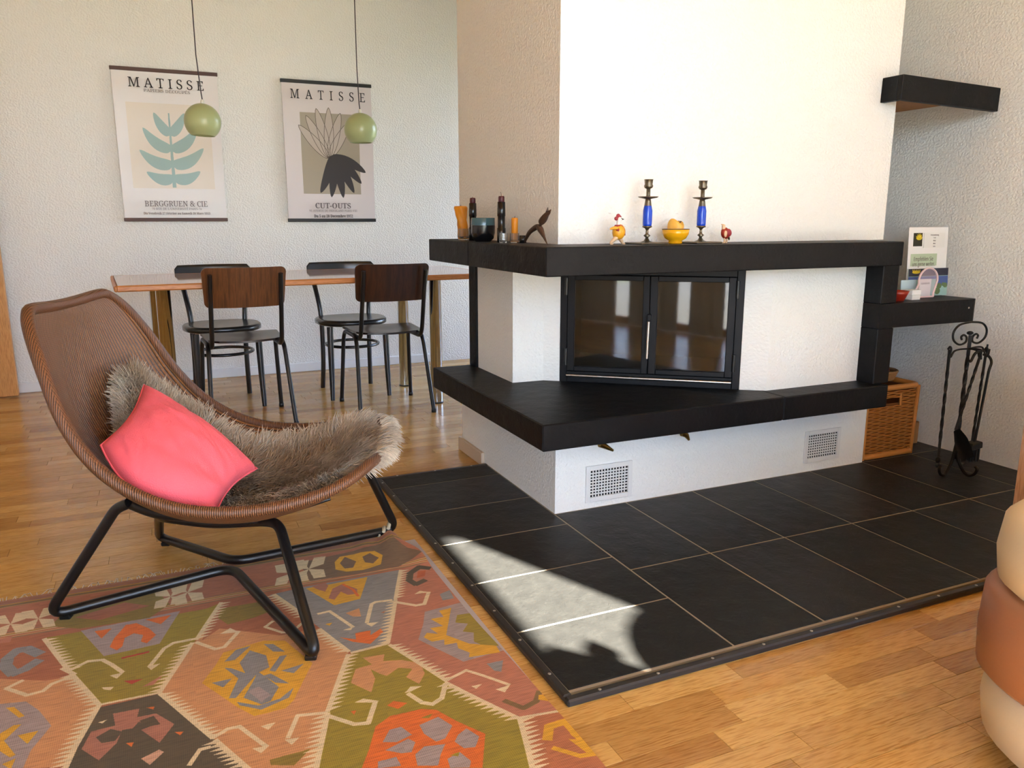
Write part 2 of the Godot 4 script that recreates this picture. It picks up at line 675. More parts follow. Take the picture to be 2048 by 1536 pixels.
func build_room():
	var st := nb()
	box(st, Vector3(LEFT - 0.2, -0.1, BACK - 0.2), Vector3(RIGHT + 0.2, TOP, BACK), 0.0)
	struct("wall_back", st, M.stucco, "white stucco wall behind the dining table")
	struct("wall_right", wall_with_holes(RIGHT, RIGHT + 0.2, BACK, FRONT + 0.2, [[-5.3, -4.1, 0.1, 2.3], [-0.6, 0.6, 0.55, 2.0]], false), M.stucco, "white stucco wall on the right of the fireplace")
	struct("wall_left", wall_with_holes(LEFT - 0.2, LEFT, BACK, FRONT + 0.2, [], false), M.stucco, "white stucco wall on the dining side")
	struct("wall_front", wall_with_holes(LEFT, RIGHT, FRONT, FRONT + 0.2, [[-2.4, 2.32, 0.0, 2.7]], true), M.stucco, "white wall with the large garden window")
	st = nb()
	box(st, Vector3(LEFT - 0.2, TOP, BACK - 0.2), Vector3(RIGHT + 0.2, TOP + 0.2, FRONT + 0.2), 0.0)
	struct("ceiling", st, M.ceiling, "warm pine ceiling")
	st = nb()
	box(st, Vector3(LEFT, 0.0, BACK), Vector3(1.9, 0.062, BACK + 0.014), 0.003)
	struct("baseboard_back", st, M.white_paint, "low white skirting along the back wall")
	# niche beside the chimney is closed behind
	st = nb()
	box(st, Vector3(2.737, 0.0, -3.32), Vector3(RIGHT, TOP, -3.2), 0.0)
	struct("wall_niche", st, M.stucco, "back of the narrow niche beside the chimney")
	# sliding oak door leaf in front of the back wall
	var d := struct("door_1", door_leaf(), M.oak, "plain oak door leaf at the left end of the back wall")
	d.position = Vector3(-0.825, 0, -5.46)
	# windows
	window_frame("window_1", [-2.4, -0.85, 0.75, 2.32], 0.0, 2.7, true, FRONT + 0.1)
	window_frame("window_2", [-5.3, -4.7, -4.1], 0.1, 2.3, false, RIGHT + 0.1)
	window_frame("window_3", [-0.6, 0.0, 0.6], 0.55, 2.0, false, RIGHT + 0.1)
	# curtains drawn across the left part of the window, with narrow gaps
	var k := 0
	for c in [[-2.75, -1.78], [-1.62, -0.98], [-0.86, -0.45]]:
		st = nb()
		var n := int((c[1] - c[0]) * 90.0)
		var rows := []
		for r in 5:
			var row := []
			for q in n + 1:
				var t := float(q) / n
				row.append(Vector3(lerpf(c[0], c[1], t), lerpf(0.02, 2.74, r / 4.0), FRONT - 0.09 + 0.032 * sin(t * (c[1] - c[0]) * 58.0 + 0.25 * r)))
			rows.append(row)
		sheet(st, rows)
		single("curtain", st, M.curtain, ["beige floor-length curtain in the corner beside the garden window", "beige floor-length curtain in the middle of the garden window", "narrow gathered beige curtain beside the open garden view"][k], "curtain")
		k += 1

func door_leaf() -> SurfaceTool:
	var st := nb()
	box(st, Vector3(-0.95, 0.008, -0.02), Vector3(0, 2.1, 0.02), 0.003)
	return st

func window_frame(called: String, stops: Array, y0: float, y1: float, along_x: bool, at: float):
	var st := nb()
	var f := 0.035
	var P := func(a: float, y: float, off: float) -> Vector3: return Vector3(a, y, at + off) if along_x else Vector3(at + off, y, a)
	var a0: float = stops[0]
	var a1: float = stops[-1]
	for y in [y0 + f, y1 - f]:
		bar(st, P.call(a0, y, 0.0), P.call(a1, y, 0.0), 0.06, 0.07)
	for k in stops.size():
		var a: float = clampf(stops[k], a0 + f, a1 - f)
		if k == stops.size() - 1 and along_x: a = a1 + 0.03
		bar(st, P.call(a, y0, 0.0), P.call(a, y1, 0.0), 0.07, 0.06)
	var o := struct(called, st, M.frame_wood, "wooden window towards the garden")
	for k in stops.size() - 1:
		var g := nb()
		var lo: Vector3 = P.call(stops[k] + 0.04, y0 + 0.07, -0.003)
		var hi: Vector3 = P.call(stops[k + 1] - 0.02, y1 - 0.07, 0.003)
		g.set_smooth_group(-1)
		quad(g, lo, Vector3(hi.x, lo.y, lo.z) if along_x else Vector3(lo.x, lo.y, hi.z), Vector3(hi.x, hi.y, lo.z) if along_x else Vector3(lo.x, hi.y, hi.z), Vector3(lo.x, hi.y, lo.z))
		part("pane", g, M.window_glass, o)

func build_outside():
	var st := nb()
	box(st, Vector3(-6, -0.3, FRONT + 0.2), Vector3(8, -0.05, 7.0), 0.0)
	struct("floor_terrace", st, M.terrace, "pale stone terrace outside the garden window")
	st = nb()
	box(st, Vector3(-6, 2.75, FRONT + 0.2), Vector3(2.32, 2.95, 4.2), 0.0)
	box(st, Vector3(-1.1, 2.75, 4.2), Vector3(2.32, 2.95, 4.9), 0.0)
	struct("ceiling_overhang", st, M.render_outside, "roof overhang above the garden window")
	st = nb()
	box(st, Vector3(RIGHT + 0.2, -0.3, -3.45), Vector3(5.4, 4.4, -3.25), 0.0)
	struct("wall_wing", st, M.render_outside, "outer wing wall beside the dining window")
	st = nb()
	box(st, Vector3(RIGHT + 0.2, -0.3, 0.8), Vector3(5.4, 4.4, 1.0), 0.0)
	struct("wall_screen", st, M.render_outside, "outer wall beside the living room window")
	st = nb()
	box(st, Vector3(-40, -0.6, -40), Vector3(40, -0.35, 40), 0.0)
	struct("floor_garden", st, M.grass, "lawn round the house")

# ------------------------------------------------------------------ oak strip floor
func strip_mesh(len_: float, tone: Color, u0: float, v0: float) -> ArrayMesh:
	var st := nb()
	add_strip(st, Vector3.ZERO, len_, tone, u0, v0)
	return fin(st)

func add_strip(st: SurfaceTool, c: Vector3, len_: float, tone: Color, u0: float, v0: float):
	var hx := len_ / 2.0 - 0.0004
	var hz := 0.065 / 2.0 - 0.0004
	var b := 0.0006
	var t := 0.012
	st.set_color(tone)
	st.set_smooth_group(-1)
	var ring0 := [Vector3(-hx, -t, hz), Vector3(hx, -t, hz), Vector3(hx, -t, -hz), Vector3(-hx, -t, -hz)]
	var ring1 := []
	var ring2 := []
	for p in ring0:
		ring1.append(Vector3(p.x, -b, p.z))
		ring2.append(Vector3(p.x - signf(p.x) * b, 0, p.z - signf(p.z) * b))
	var uv := func(p: Vector3) -> Vector2: return Vector2(u0 + p.x * 0.62, v0 + p.z * 9.0)
	for k in 4:
		var k1 := (k + 1) % 4
		for pr in [[ring0, ring1], [ring1, ring2]]:
			triu(st, c + pr[0][k], c + pr[0][k1], c + pr[1][k1], uv.call(pr[0][k]), uv.call(pr[0][k1]), uv.call(pr[1][k1]))
			triu(st, c + pr[0][k], c + pr[1][k1], c + pr[1][k], uv.call(pr[0][k]), uv.call(pr[1][k1]), uv.call(pr[1][k]))
	triu(st, c + ring2[0], c + ring2[1], c + ring2[2], uv.call(ring2[0]), uv.call(ring2[1]), uv.call(ring2[2]))
	triu(st, c + ring2[0], c + ring2[2], c + ring2[3], uv.call(ring2[0]), uv.call(ring2[2]), uv.call(ring2[3]))

func hidden_floor(x: float, z: float) -> bool:
	if x > 0.80 and z > -2.98 and z < -1.42: return true
	if x > 1.27 and z < -2.4 and z > -3.2: return true
	if x < 0.62 and z > -2.12: return true
	return false

func build_floor():
	var st := nb()
	box(st, Vector3(LEFT - 0.1, -0.1, BACK - 0.1), Vector3(RIGHT + 0.1, -0.013, FRONT + 0.2), 0.0)
	var floor_ := struct("floor", st, M.wicker_dark, "honey-coloured oak strip parquet")
	var tones := [rgb(208, 167, 98), rgb(199, 157, 90), rgb(216, 175, 106), rgb(189, 145, 80), rgb(210, 165, 94), rgb(181, 136, 74), rgb(220, 181, 114), rgb(203, 161, 96), rgb(193, 150, 87), rgb(213, 170, 102)]
	for k in tones.size():
		tones[k] = (tones[k] as Color).srgb_to_linear()
	var lens := [0.30, 0.42, 0.54, 0.66]
	var shared := {}
	var near := []
	var rest := nb()
	var cam := Transform3D(Basis.from_euler(Vector3(deg_to_rad(-11.828), deg_to_rad(-24.154), 0)), EYE).affine_inverse()
	var rows := int((FRONT - BACK) / 0.065)
	for r in rows:
		var z := BACK + 0.0325 + r * 0.065
		var x := LEFT + rng.randf() * 0.4 - 0.4
		while x < RIGHT:
			var li := rng.randi_range(0, 3)
			var L: float = lens[li]
			var cx := x + L / 2.0
			x += L
			var c := Vector3(cx, 0, z)
			var ti := rng.randi_range(0, tones.size() - 1)
			var v := cam * c
			var seen_: bool = v.z < -0.6 and absf(v.x / -v.z) < 0.72 and v.y / -v.z > -0.53 and not (hidden_floor(cx - L * 0.45, z) and hidden_floor(cx + L * 0.45, z) and hidden_floor(cx, z))
			if seen_:
				near.append([c.distance_to(EYE), c, li, ti])
			else:
				add_strip(rest, c, L, tones[ti], rng.randf() * 3.0, rng.randf())
	near.sort_custom(func(a, b): return a[0] < b[0])
	for k in near.size():
		var e: Array = near[k]
		if k < 290:
			var key := "%d_%d" % [e[2], e[3]]
			if not shared.has(key):
				shared[key] = strip_mesh(lens[e[2]], tones[e[3]], rng.randf() * 3.0, rng.randf())
			var o := part("plank", shared[key], M.oak_floor, floor_)
			o.position = e[1]
		else:
			add_strip(rest, e[1], lens[e[2]], tones[e[3]], rng.randf() * 3.0, rng.randf())
	part("further_planks", rest, M.oak_floor, floor_).set_meta("kind", "stuff")

# ------------------------------------------------------------------ slate floor round the fireplace
func build_slate_floor():
	var X0 := 0.742
	var Z0 := -1.376
	var Z1 := -3.02
	var st := nb()
	prism(st, PackedVector2Array([Vector2(X0 + 0.01, Z0 - 0.01), Vector2(RIGHT, Z0 - 0.01), Vector2(RIGHT, -3.2), Vector2(2.737, -3.2), Vector2(2.737, -2.371), Vector2(1.232, -2.371), Vector2(1.232, Z1 + 0.01), Vector2(X0 + 0.01, Z1 + 0.01)]), 0.0, 0.0138)
	var fl := struct("floor_slate", st, M.grout, "black slate tiled floor apron in front of the fireplace")
	var cells := []
	# column on the left of the fireplace
	for z in [[-1.392, -1.671], [-1.671, -1.970], [-1.970, -2.269], [-2.269, -2.568], [-2.568, -2.868], [-2.868, -3.004]]:
		cells.append([0.762, 1.229, z[1], z[0]])
	var xs := [1.229, 1.527, 1.832, 2.134, 2.432, 2.735, 3.036, RIGHT]
	for k in xs.size() - 1:
		cells.append([xs[k], xs[k + 1], -1.867, -1.392])
		cells.append([xs[k], xs[k + 1], -2.367, -1.867])
		if xs[k] > 2.7:
			cells.append([xs[k], xs[k + 1], -2.865, -2.367])
			cells.append([xs[k], xs[k + 1], -3.2, -2.865])
	var mats := [M.slate_tile_a, M.slate_tile_b, M.slate_tile_c]
	for c in cells:
		var g := 0.0028
		var t := nb()
		box(t, Vector3(-(c[1] - c[0]) / 2.0 + g, 0.0, -(c[3] - c[2]) / 2.0 + g), Vector3((c[1] - c[0]) / 2.0 - g, 0.010, (c[3] - c[2]) / 2.0 - g), 0.0012)
		var o := part("tile", t, mats[rng.randi_range(0, 2)], fl)
		o.position = Vector3((c[0] + c[1]) / 2.0, 0.0045 + rng.randf() * 0.0006, (c[2] + c[3]) / 2.0)
		o.rotation = Vector3(rng.randf_range(-0.0008, 0.0008), 0, rng.randf_range(-0.0008, 0.0008))
	# edging strips with screw heads
	var sm := nb()
	lathe(sm, [Vector2(0.0042, 0.0), Vector2(0.0040, 0.0012), Vector2(0.002, 0.0018), Vector2(0.0, 0.0018)], 10)
	screw_mesh = fin(sm)
	for e in [[Vector3(X0, 0, Z0), Vector3(RIGHT, 0, Z0)], [Vector3(X0, 0, Z0), Vector3(X0, 0, Z1)], [Vector3(X0, 0, Z1), Vector3(1.232, 0, Z1)]]:
		var s := nb()
		var a: Vector3 = e[0]
		var b: Vector3 = e[1]
		var inward := Vector3(0.011, 0, 0) if a.x == b.x else Vector3(0, 0, -0.011 if a.z == Z0 else 0.011)
		bar(s, a + inward + Vector3(0, 0.009, 0), b + inward + Vector3(0, 0.009, 0), 0.022, 0.018, 0.004)
		var strip := part("edge_strip", s, M.slate_edge, fl)
		var n := int((b - a).length() / 0.155)
		for k in n:
			var q := part("screw", screw_mesh, M.steel, strip)
			q.position = a.lerp(b, (k + 0.55) / n) + inward + Vector3(0, 0.0175, 0)

# ------------------------------------------------------------------ fireplace
func build_fireplace():
	var st := nb()
	prism(st, PackedVector2Array([Vector2(1.232, -2.371), Vector2(2.737, -2.371), Vector2(2.737, -3.31), Vector2(1.232, -3.31)]), 0.969, TOP)
	struct("wall_chimney", st, M.stucco, "white stucco chimney breast above the black mantel")
	var f := thing("fireplace", "white stucco corner fireplace with thick black slate hearth, mantel and side shelf", "fireplace", Vector3(1.9, 0, -2.8))
	st = nb()
	prism(st, PackedVector2Array([Vector2(1.232, -2.371), Vector2(2.737, -2.371), Vector2(2.737, -3.31), Vector2(1.232, -3.31)]), 0.0, 0.318)
	var plinth := part("plinth", st, M.stucco, f, true)
	st = nb()
	box(st, Vector3(1.216, 0, -3.325), Vector3(1.232, 0.06, -3.035), 0.003)
	part("skirting", st, M.skirting_beige, plinth, true)
	# hearth slab
	st = nb()
	box(st, Vector3(1.081, 0.318, -3.268), Vector3(2.0775, 0.408, -2.170), 0.004)
	part("hearth_slab", st, M.slate_front, f, true)
	st = nb()
	box(st, Vector3(2.0790, 0.318, -3.268), Vector3(2.612, 0.408, -2.170), 0.004)
	part("hearth_slab", st, M.slate_front, f, true)
	# wall round the stove, set back and canted
	st = nb()
	var A := Vector2(1.454, -2.772)
	var B := Vector2(2.009, -2.341)
	var n := Vector2(-(B - A).normalized().y, (B - A).normalized().x) * -0.42
	prism(st, PackedVector2Array([Vector2(1.267, -2.818), Vector2(1.401, -2.813), A, A + n * 0.45, Vector2(1.7, -3.19), Vector2(1.267, -3.19)]), 0.408, 0.8795)
	prism(st, PackedVector2Array([B, Vector2(2.091, -2.284), Vector2(2.564, -2.286), Vector2(2.564, -2.371), Vector2(2.737, -2.371), Vector2(2.737, -3.19), B + n * 0.9]), 0.408, 0.8795)
	prism(st, PackedVector2Array([A + n, B + n, Vector2(2.737, -3.19), Vector2(2.737, -3.3), Vector2(1.6, -3.3), Vector2(1.6, -3.19)]), 0.408, 0.8795)
	part("stove_wall", st, M.stucco, f, true)
	# slate post at the far left end
	st = nb()
	box(st, Vector3(1.256, 0.408, -3.268), Vector3(1.55, 0.8795, -3.19), 0.002)
	part("post", st, M.slate_front, f, true)
	# mantel: two slabs with a joint
	for z in [[-3.255, -2.791], [-2.789, -2.135]]:
		st = nb()
		if z[0] < -3:
			box(st, Vector3(1.070, 0.8795, z[0]), Vector3(2.578, 0.969, z[1]), 0.003)
		else:
			box(st, Vector3(1.070, 0.8795, z[0]), Vector3(2.578, 0.969, z[1]), 0.003)
		part("mantel_slab", st, M.slate_front, f, true)
	# right post in three blocks, the middle one running out as a side shelf
	for y in [[0.408, 0.6295], [0.7275, 0.8795]]:
		st = nb()
		box(st, Vector3(2.562, y[0], -2.37), Vector3(2.648, y[1], -2.203), 0.003)
		part("post_block", st, M.slate_front, f, true)
	st = nb()
	prism(st, PackedVector2Array([Vector2(2.562, -2.203), Vector2(3.105, -2.203), Vector2(3.119, -2.209), Vector2(3.125, -2.223), Vector2(3.125, -3.19), Vector2(2.738, -3.19), Vector2(2.738, -2.3725), Vector2(2.562, -2.3725)]), 0.631, 0.726)
	var sh := part("side_shelf", st, M.slate_front, f, true)
	var q := part("screw", screw_mesh, M.steel, sh, true)
	q.transform = q.transform * Transform3D(Basis(Vector3.RIGHT, PI / 2), Vector3(3.075, 0.69, -2.203))
	# brass air levers under the hearth slab
	for k in 2:
		st = nb()
		var c: Vector3 = [Vector3(1.373, 0.305, -2.36), Vector3(1.719, 0.305, -2.36)][k]
		tube(st, [c, c + Vector3(0, -0.006, 0.05), c + Vector3(0.004, -0.026, 0.080)], 0.006, 8)
		var tip := c + Vector3(0.004, -0.030, 0.084)
		tube(st, [tip + Vector3(-0.022, 0.010, 0), tip, tip + Vector3(0.03 if k == 0 else 0.008, -0.018, 0.006)], [0.011, 0.010, 0.004], 8)
		part("air_lever", st, M.brass, f, true)
	# ventilation grilles
	vent(Vector3(1.453, 0.107, -2.371), 0.196, 0.138, "square white ventilation grille low on the plinth, nearer the hearth corner")
	vent(Vector3(2.492, 0.122, -2.371), 0.196, 0.136, "square white ventilation grille low on the plinth, beside the wicker basket")

func vent(c: Vector3, w: float, h: float, label: String):
	var t := thing("vent_grille", label, "vent", c, 0.0, "ventilation grilles in the plinth")
	var st := nb()
	box(st, Vector3(-w / 2 + 0.01, -h / 2 + 0.01, 0.0005), Vector3(w / 2 - 0.01, h / 2 - 0.01, 0.0015), 0.0)
	part("duct", st, M.void, t)
	st = nb()
	var b := 0.018
	for e in [[-w / 2, -w / 2 + b, -h / 2, h / 2], [w / 2 - b, w / 2, -h / 2, h / 2], [-w / 2 + b, w / 2 - b, -h / 2, -h / 2 + b], [-w / 2 + b, w / 2 - b, h / 2 - b, h / 2]]:
		box(st, Vector3(e[0], e[2], 0.0), Vector3(e[1], e[3], 0.008), 0.001)
	part("frame", st, M.vent_white, t)
	st = nb()
	var iw := w - 2 * b
	var ih := h - 2 * b
	for k in range(1, 13):
		var x := -iw / 2 + iw * k / 13.0
		box(st, Vector3(x - 0.0021, -ih / 2, 0.002), Vector3(x + 0.0021, ih / 2, 0.0038), 0.0)
	for k in range(1, 9):
		var y := -ih / 2 + ih * k / 9.0
		box(st, Vector3(-iw / 2, y - 0.0024, 0.002), Vector3(iw / 2, y + 0.0024, 0.0042), 0.0)
	part("grid", st, M.vent_white, t).set_meta("kind", "stuff")

# stove insert, built in the canted plane: x along it, y up, z out of the wall
func build_insert():
	var A := Vector3(1.454, 0, -2.772)
	var d := (Vector3(2.009, 0, -2.341) - A).normalized()
	var t := thing("stove_insert", "black steel wood stove insert with two glass doors set in the corner fireplace", "stove", A + Vector3(0, 0.408, 0), atan2(-d.z, d.x))
	var W := 0.703
	var H := 0.4705
	var st := nb()
	for e in [[0.001, 0.03, 0.0, H], [W - 0.03, W - 0.001, 0.0, H], [0.03, W - 0.03, 0.0, 0.045], [0.03, W - 0.03, H - 0.04, H]]:
		box(st, Vector3(e[0], e[2], -0.03), Vector3(e[1], e[3], 0.004), 0.002)
	part("frame", st, M.stove_black, t)
	st = nb()
	var bx := [[0.03, W - 0.03, 0.045, 0.06, -0.36, -0.03], [0.03, W - 0.03, H - 0.05, H - 0.04, -0.36, -0.03], [0.02, 0.03, 0.045, H - 0.04, -0.36, -0.03], [W - 0.03, W - 0.02, 0.045, H - 0.04, -0.36, -0.03], [0.03, W - 0.03, 0.045, H - 0.04, -0.37, -0.36]]
	for e in bx:
		box(st, Vector3(e[0], e[2], e[4]), Vector3(e[1], e[3], e[5]), 0.0)
	part("firebox", st, M.stove_inside, t)
	# doors
	for k in 2:
		var x0: float = [0.031, 0.353][k]
		var x1: float = [0.351, 0.672][k]
		var gx0: float = [0.060, 0.382][k]
		var gx1: float = [0.326, 0.644][k]
		var gy0 := 0.067
		var gy1 := 0.410
		st = nb()
		for e in [[x0, gx0, 0.047, 0.43], [gx1, x1, 0.047, 0.43], [gx0, gx1, 0.047, gy0], [gx0, gx1, gy1, 0.43]]:
			box(st, Vector3(e[0], e[2], -0.004), Vector3(e[1], e[3], 0.013), 0.002)
		var dr := part("door", st, M.stove_black, t)
		st = nb()
		box(st, Vector3(gx0 - 0.004, gy0 - 0.004, 0.001), Vector3(gx1 + 0.004, gy1 + 0.004, 0.005), 0.0)
		part("glass_pane", st, M.stove_glass, dr)
		if k == 1:
			st = nb()
			tube(st, [Vector3(0.3505, 0.115, 0.045), Vector3(0.3525, 0.258, 0.045)], 0.0055, 12)
			tube(st, [Vector3(0.351, 0.13, 0.0), Vector3(0.351, 0.13, 0.045)], 0.004, 8)
			tube(st, [Vector3(0.352, 0.245, 0.0), Vector3(0.352, 0.245, 0.045)], 0.004, 8)
			part("handle", st, M.steel, dr)
			st = nb()
			box(st, Vector3(0.346, 0.258, 0.006), Vector3(0.360, 0.285, 0.035), 0.002)
			part("latch", st, M.stove_black, dr)
		for y in [0.105, 0.385]:
			st = nb()
			var hx: float = x0 - 0.004 if k == 0 else x1 + 0.004
			tube(st, [Vector3(hx, y - 0.033, 0.016), Vector3(hx, y + 0.033, 0.016)], 0.007, 10)
			part("hinge", st, M.black_steel, dr)
	st = nb()
	tube(st, [Vector3(0.03, 0.029, 0.016), Vector3(W - 0.033, 0.029, 0.016)], 0.0065, 12)
	part("air_slider_bar", st, M.steel, t)

func build_wall_shelf():
	var tilt := Transform3D(Basis(Vector3(0, 0, 1), -0.026), Vector3(2.65, 1.591, 0))
	var t := thing("wall_shelf", "black corner shelf with deep fascia high on the right of the chimney", "shelf", Vector3(2.65, 1.5, -2.3))
	var st := nb()
	obox(st, tilt * Transform3D(Basis(), Vector3(0.28, -0.046, -2.285)), Vector3(0.56, 0.092, 0.024), 0.002)
	part("fascia", st, M.slate_front, t, true)
	st = nb()
	obox(st, tilt * Transform3D(Basis(), Vector3(0.012, -0.046, -2.334)), Vector3(0.024, 0.092, 0.073), 0.002)
	part("side_fascia", st, M.slate_front, t, true)
	st = nb()
	obox(st, tilt * Transform3D(Basis(), Vector3(0.33, -0.02, -2.74)), Vector3(0.48, 0.03, 0.88), 0.001)
	part("board", st, M.shelf_underside, t, true)
	st = nb()
	box(st, Vector3(RIGHT - 0.03, 1.546, -3.1), Vector3(RIGHT - 0.001, 1.560, -2.32), 0.002)
	part("bearer", st, M.shelf_underside, t, true)
# ------------------------------------------------------------------ posters
func fill_poly(im: Image, pts: Array, col: Color):
	var y0 := 1e9
	var y1 := -1e9
	for p in pts:
		y0 = minf(y0, p.y)
		y1 = maxf(y1, p.y)
	var W := im.get_width()
	for y in range(maxi(0, int(y0)), mini(im.get_height() - 1, int(ceil(y1))) + 1):
		var xs := []
		var yy := y + 0.5
		for k in pts.size():
			var a: Vector2 = pts[k]
			var b: Vector2 = pts[(k + 1) % pts.size()]
			if (a.y <= yy) != (b.y <= yy):
				xs.append(a.x + (yy - a.y) / (b.y - a.y) * (b.x - a.x))
		xs.sort()
		for k in range(0, xs.size() - 1, 2):
			var xa := clampi(int(round(xs[k])), 0, W)
			var xb := clampi(int(round(xs[k + 1])), 0, W)
			if xb > xa: im.fill_rect(Rect2i(xa, y, xb - xa, 1), col)

# leaf shape from a to b, width w, optionally only its outline
func leaf(a: Vector2, b: Vector2, w: float, bend := 0.0, full := 0.55) -> Array:
	var l := []
	var r := []
	var n := (b - a).orthogonal().normalized()
	for k in 25:
		var t := k / 24.0
		var c := a.lerp(b, t) + n * bend * sin(PI * t)
		var h := w * 0.5 * pow(sin(PI * pow(t, full)), 0.6)
		l.append(c + n * h)
		r.append(c - n * h)
	r.reverse()
	return l + r

func outline(im: Image, pts: Array, w: float, col: Color):
	for k in pts.size():
		var a: Vector2 = pts[k]
		var b: Vector2 = pts[(k + 1) % pts.size()]
		if a.distance_to(b) < 0.01: continue
		var n := (b - a).orthogonal().normalized() * w * 0.5
		fill_poly(im, [a + n, b + n, b - n, a - n], col)

func poster_print(kind: int) -> ImageTexture:
	var W := 612
	var H := 890
	var im := Image.create(W, H, false, Image.FORMAT_RGB8)
	im.fill(rgb(228, 222, 218) if kind == 0 else rgb(218, 208, 205))
	if kind == 0:
		im.fill_rect(Rect2i(66, 196, 486, 500), rgb(222, 210, 194))
		var teal := rgb(142, 170, 164)
		fill_poly(im, [Vector2(296, 690), Vector2(318, 690), Vector2(312, 250), Vector2(304, 250)], teal)
		for e in [[640, 150, 600, 70, 20], [640, 470, 590, 70, -20], [560, 120, 470, 74, 24], [560, 500, 450, 74, -24], [470, 150, 340, 70, 22], [470, 470, 330, 70, -22], [380, 220, 250, 60, 10], [380, 400, 246, 60, -10]]:
			fill_poly(im, leaf(Vector2(307, e[0]), Vector2(e[1], e[2]), e[3], e[4]), teal)
	else:
		im.fill_rect(Rect2i(112, 196, 404, 516), rgb(166, 154, 134))
		var dark := rgb(42, 33, 34)
		for k in 6:
			var an := -2.35 + 0.27 * k
			var tip := Vector2(300, 480) + Vector2(cos(an), sin(an)) * (330.0 - 18.0 * absf(k - 2.5))
			var lf := leaf(Vector2(300, 480), tip, 66, 0.0, 0.8)
			fill_poly(im, lf, rgb(190, 176, 162))
		for k in 6:
			var an := -2.35 + 0.27 * k
			var tip := Vector2(300, 480) + Vector2(cos(an), sin(an)) * (330.0 - 18.0 * absf(k - 2.5))
			outline(im, leaf(Vector2(300, 480), tip, 66, 0.0, 0.8), 3.0, rgb(84, 70, 60))
		for k in 6:
			var an := 0.42 + 0.3 * k
			var tip := Vector2(318, 462) + Vector2(cos(an), sin(an)) * (290.0 - 12.0 * absf(k - 2.5))
			fill_poly(im, leaf(Vector2(318, 462), tip, 62, 12.0, 0.85), dark)
	return ImageTexture.create_from_image(im)

func build_posters():
	var spec := [
		["white art print of a teal leaf sprig hung from dark brown wooden bars", -0.160, 0.452, 1.044, 1.955, "bar_brown", 0],
		["art print of a black frond on a taupe panel hung from black bars", 0.837, 1.441, 1.040, 1.949, "bar_black", 1]]
	for s in spec:
		var w: float = s[2] - s[1]
		var h: float = s[4] - s[3]
		var t := thing("poster", s[0], "poster", Vector3((s[1] + s[2]) / 2.0, s[3], BACK + 0.004), 0.0, "posters above the dining table")
		var m := mat("print_%d" % s[6], Color.WHITE, 0.38)
		m.albedo_texture = poster_print(s[6])
		m.texture_repeat = false
		var st := nb()
		var rows := []
		var uvs := []
		for r in 25:
			var v := r / 24.0
			var row := []
			var uv := []
			for c in 17:
				var u := c / 16.0
				# the paper curls a little towards its edges
				var z := 0.011 + 0.010 * pow(absf(u * 2 - 1), 3.0) * sin(PI * v) + 0.004 * sin(v * 9.0 + u * 2.0) * sin(PI * v)
				row.append(Vector3((u - 0.5) * w * 0.985, v * h, z))
				uv.append(Vector2(u, 1.0 - v))
			rows.append(row)
			uvs.append(uv)
		sheet(st, rows, uvs)
		var paper := part("print", st, m, t)
		for y in [0.006, h - 0.008]:
			st = nb()
			box(st, Vector3(-w / 2, y - 0.011, 0.0), Vector3(w / 2, y + 0.011, 0.017), 0.002)
			part("hanging_bar", st, M[s[5]], t)
		var z0 := 0.0225
		var put := func(text: String, y: float, size: float, wide: float, ink: Material, bold: bool):
			words(text, size, ink, paper, Transform3D(Basis(), Vector3(0.004, y, z0 + (0.008 if y < h * 0.2 or y > h * 0.8 else 0.0) - 0.004)), bold, wide)
		if s[6] == 0:
			put.call("M A T I S S E", h * 0.906, 0.056, w * 0.70, M.ink, false)
			put.call("PAPIERS DÉCOUPÉS", h * 0.858, 0.016, w * 0.43, M.ink_grey, false)
			put.call("BERGGRUEN & CIE", h * 0.114, 0.034, w * 0.60, M.ink_grey, false)
			put.call("70 RUE DE L'UNIVERSITÉ PARIS-7e", h * 0.080, 0.013, w * 0.48, M.ink_grey, false)
			put.call("Du Vendredi 27 Février au Samedi 28 Mars 1953", h * 0.049, 0.014, w * 0.64, M.ink_grey, true)
		else:
			put.call("M  A  T  I  S  S  E", h * 0.902, 0.058, w * 0.82, M.ink, false)
			put.call("CUT-OUTS", h * 0.113, 0.036, w * 0.40, M.ink_grey, true)
			put.call("91 AVENUE DE FRIEDLAND PARIS-VIII", h * 0.076, 0.013, w * 0.54, M.ink_grey, false)
			put.call("Du 5 au 28 Decembre 1952", h * 0.037, 0.019, w * 0.44, M.ink, true)

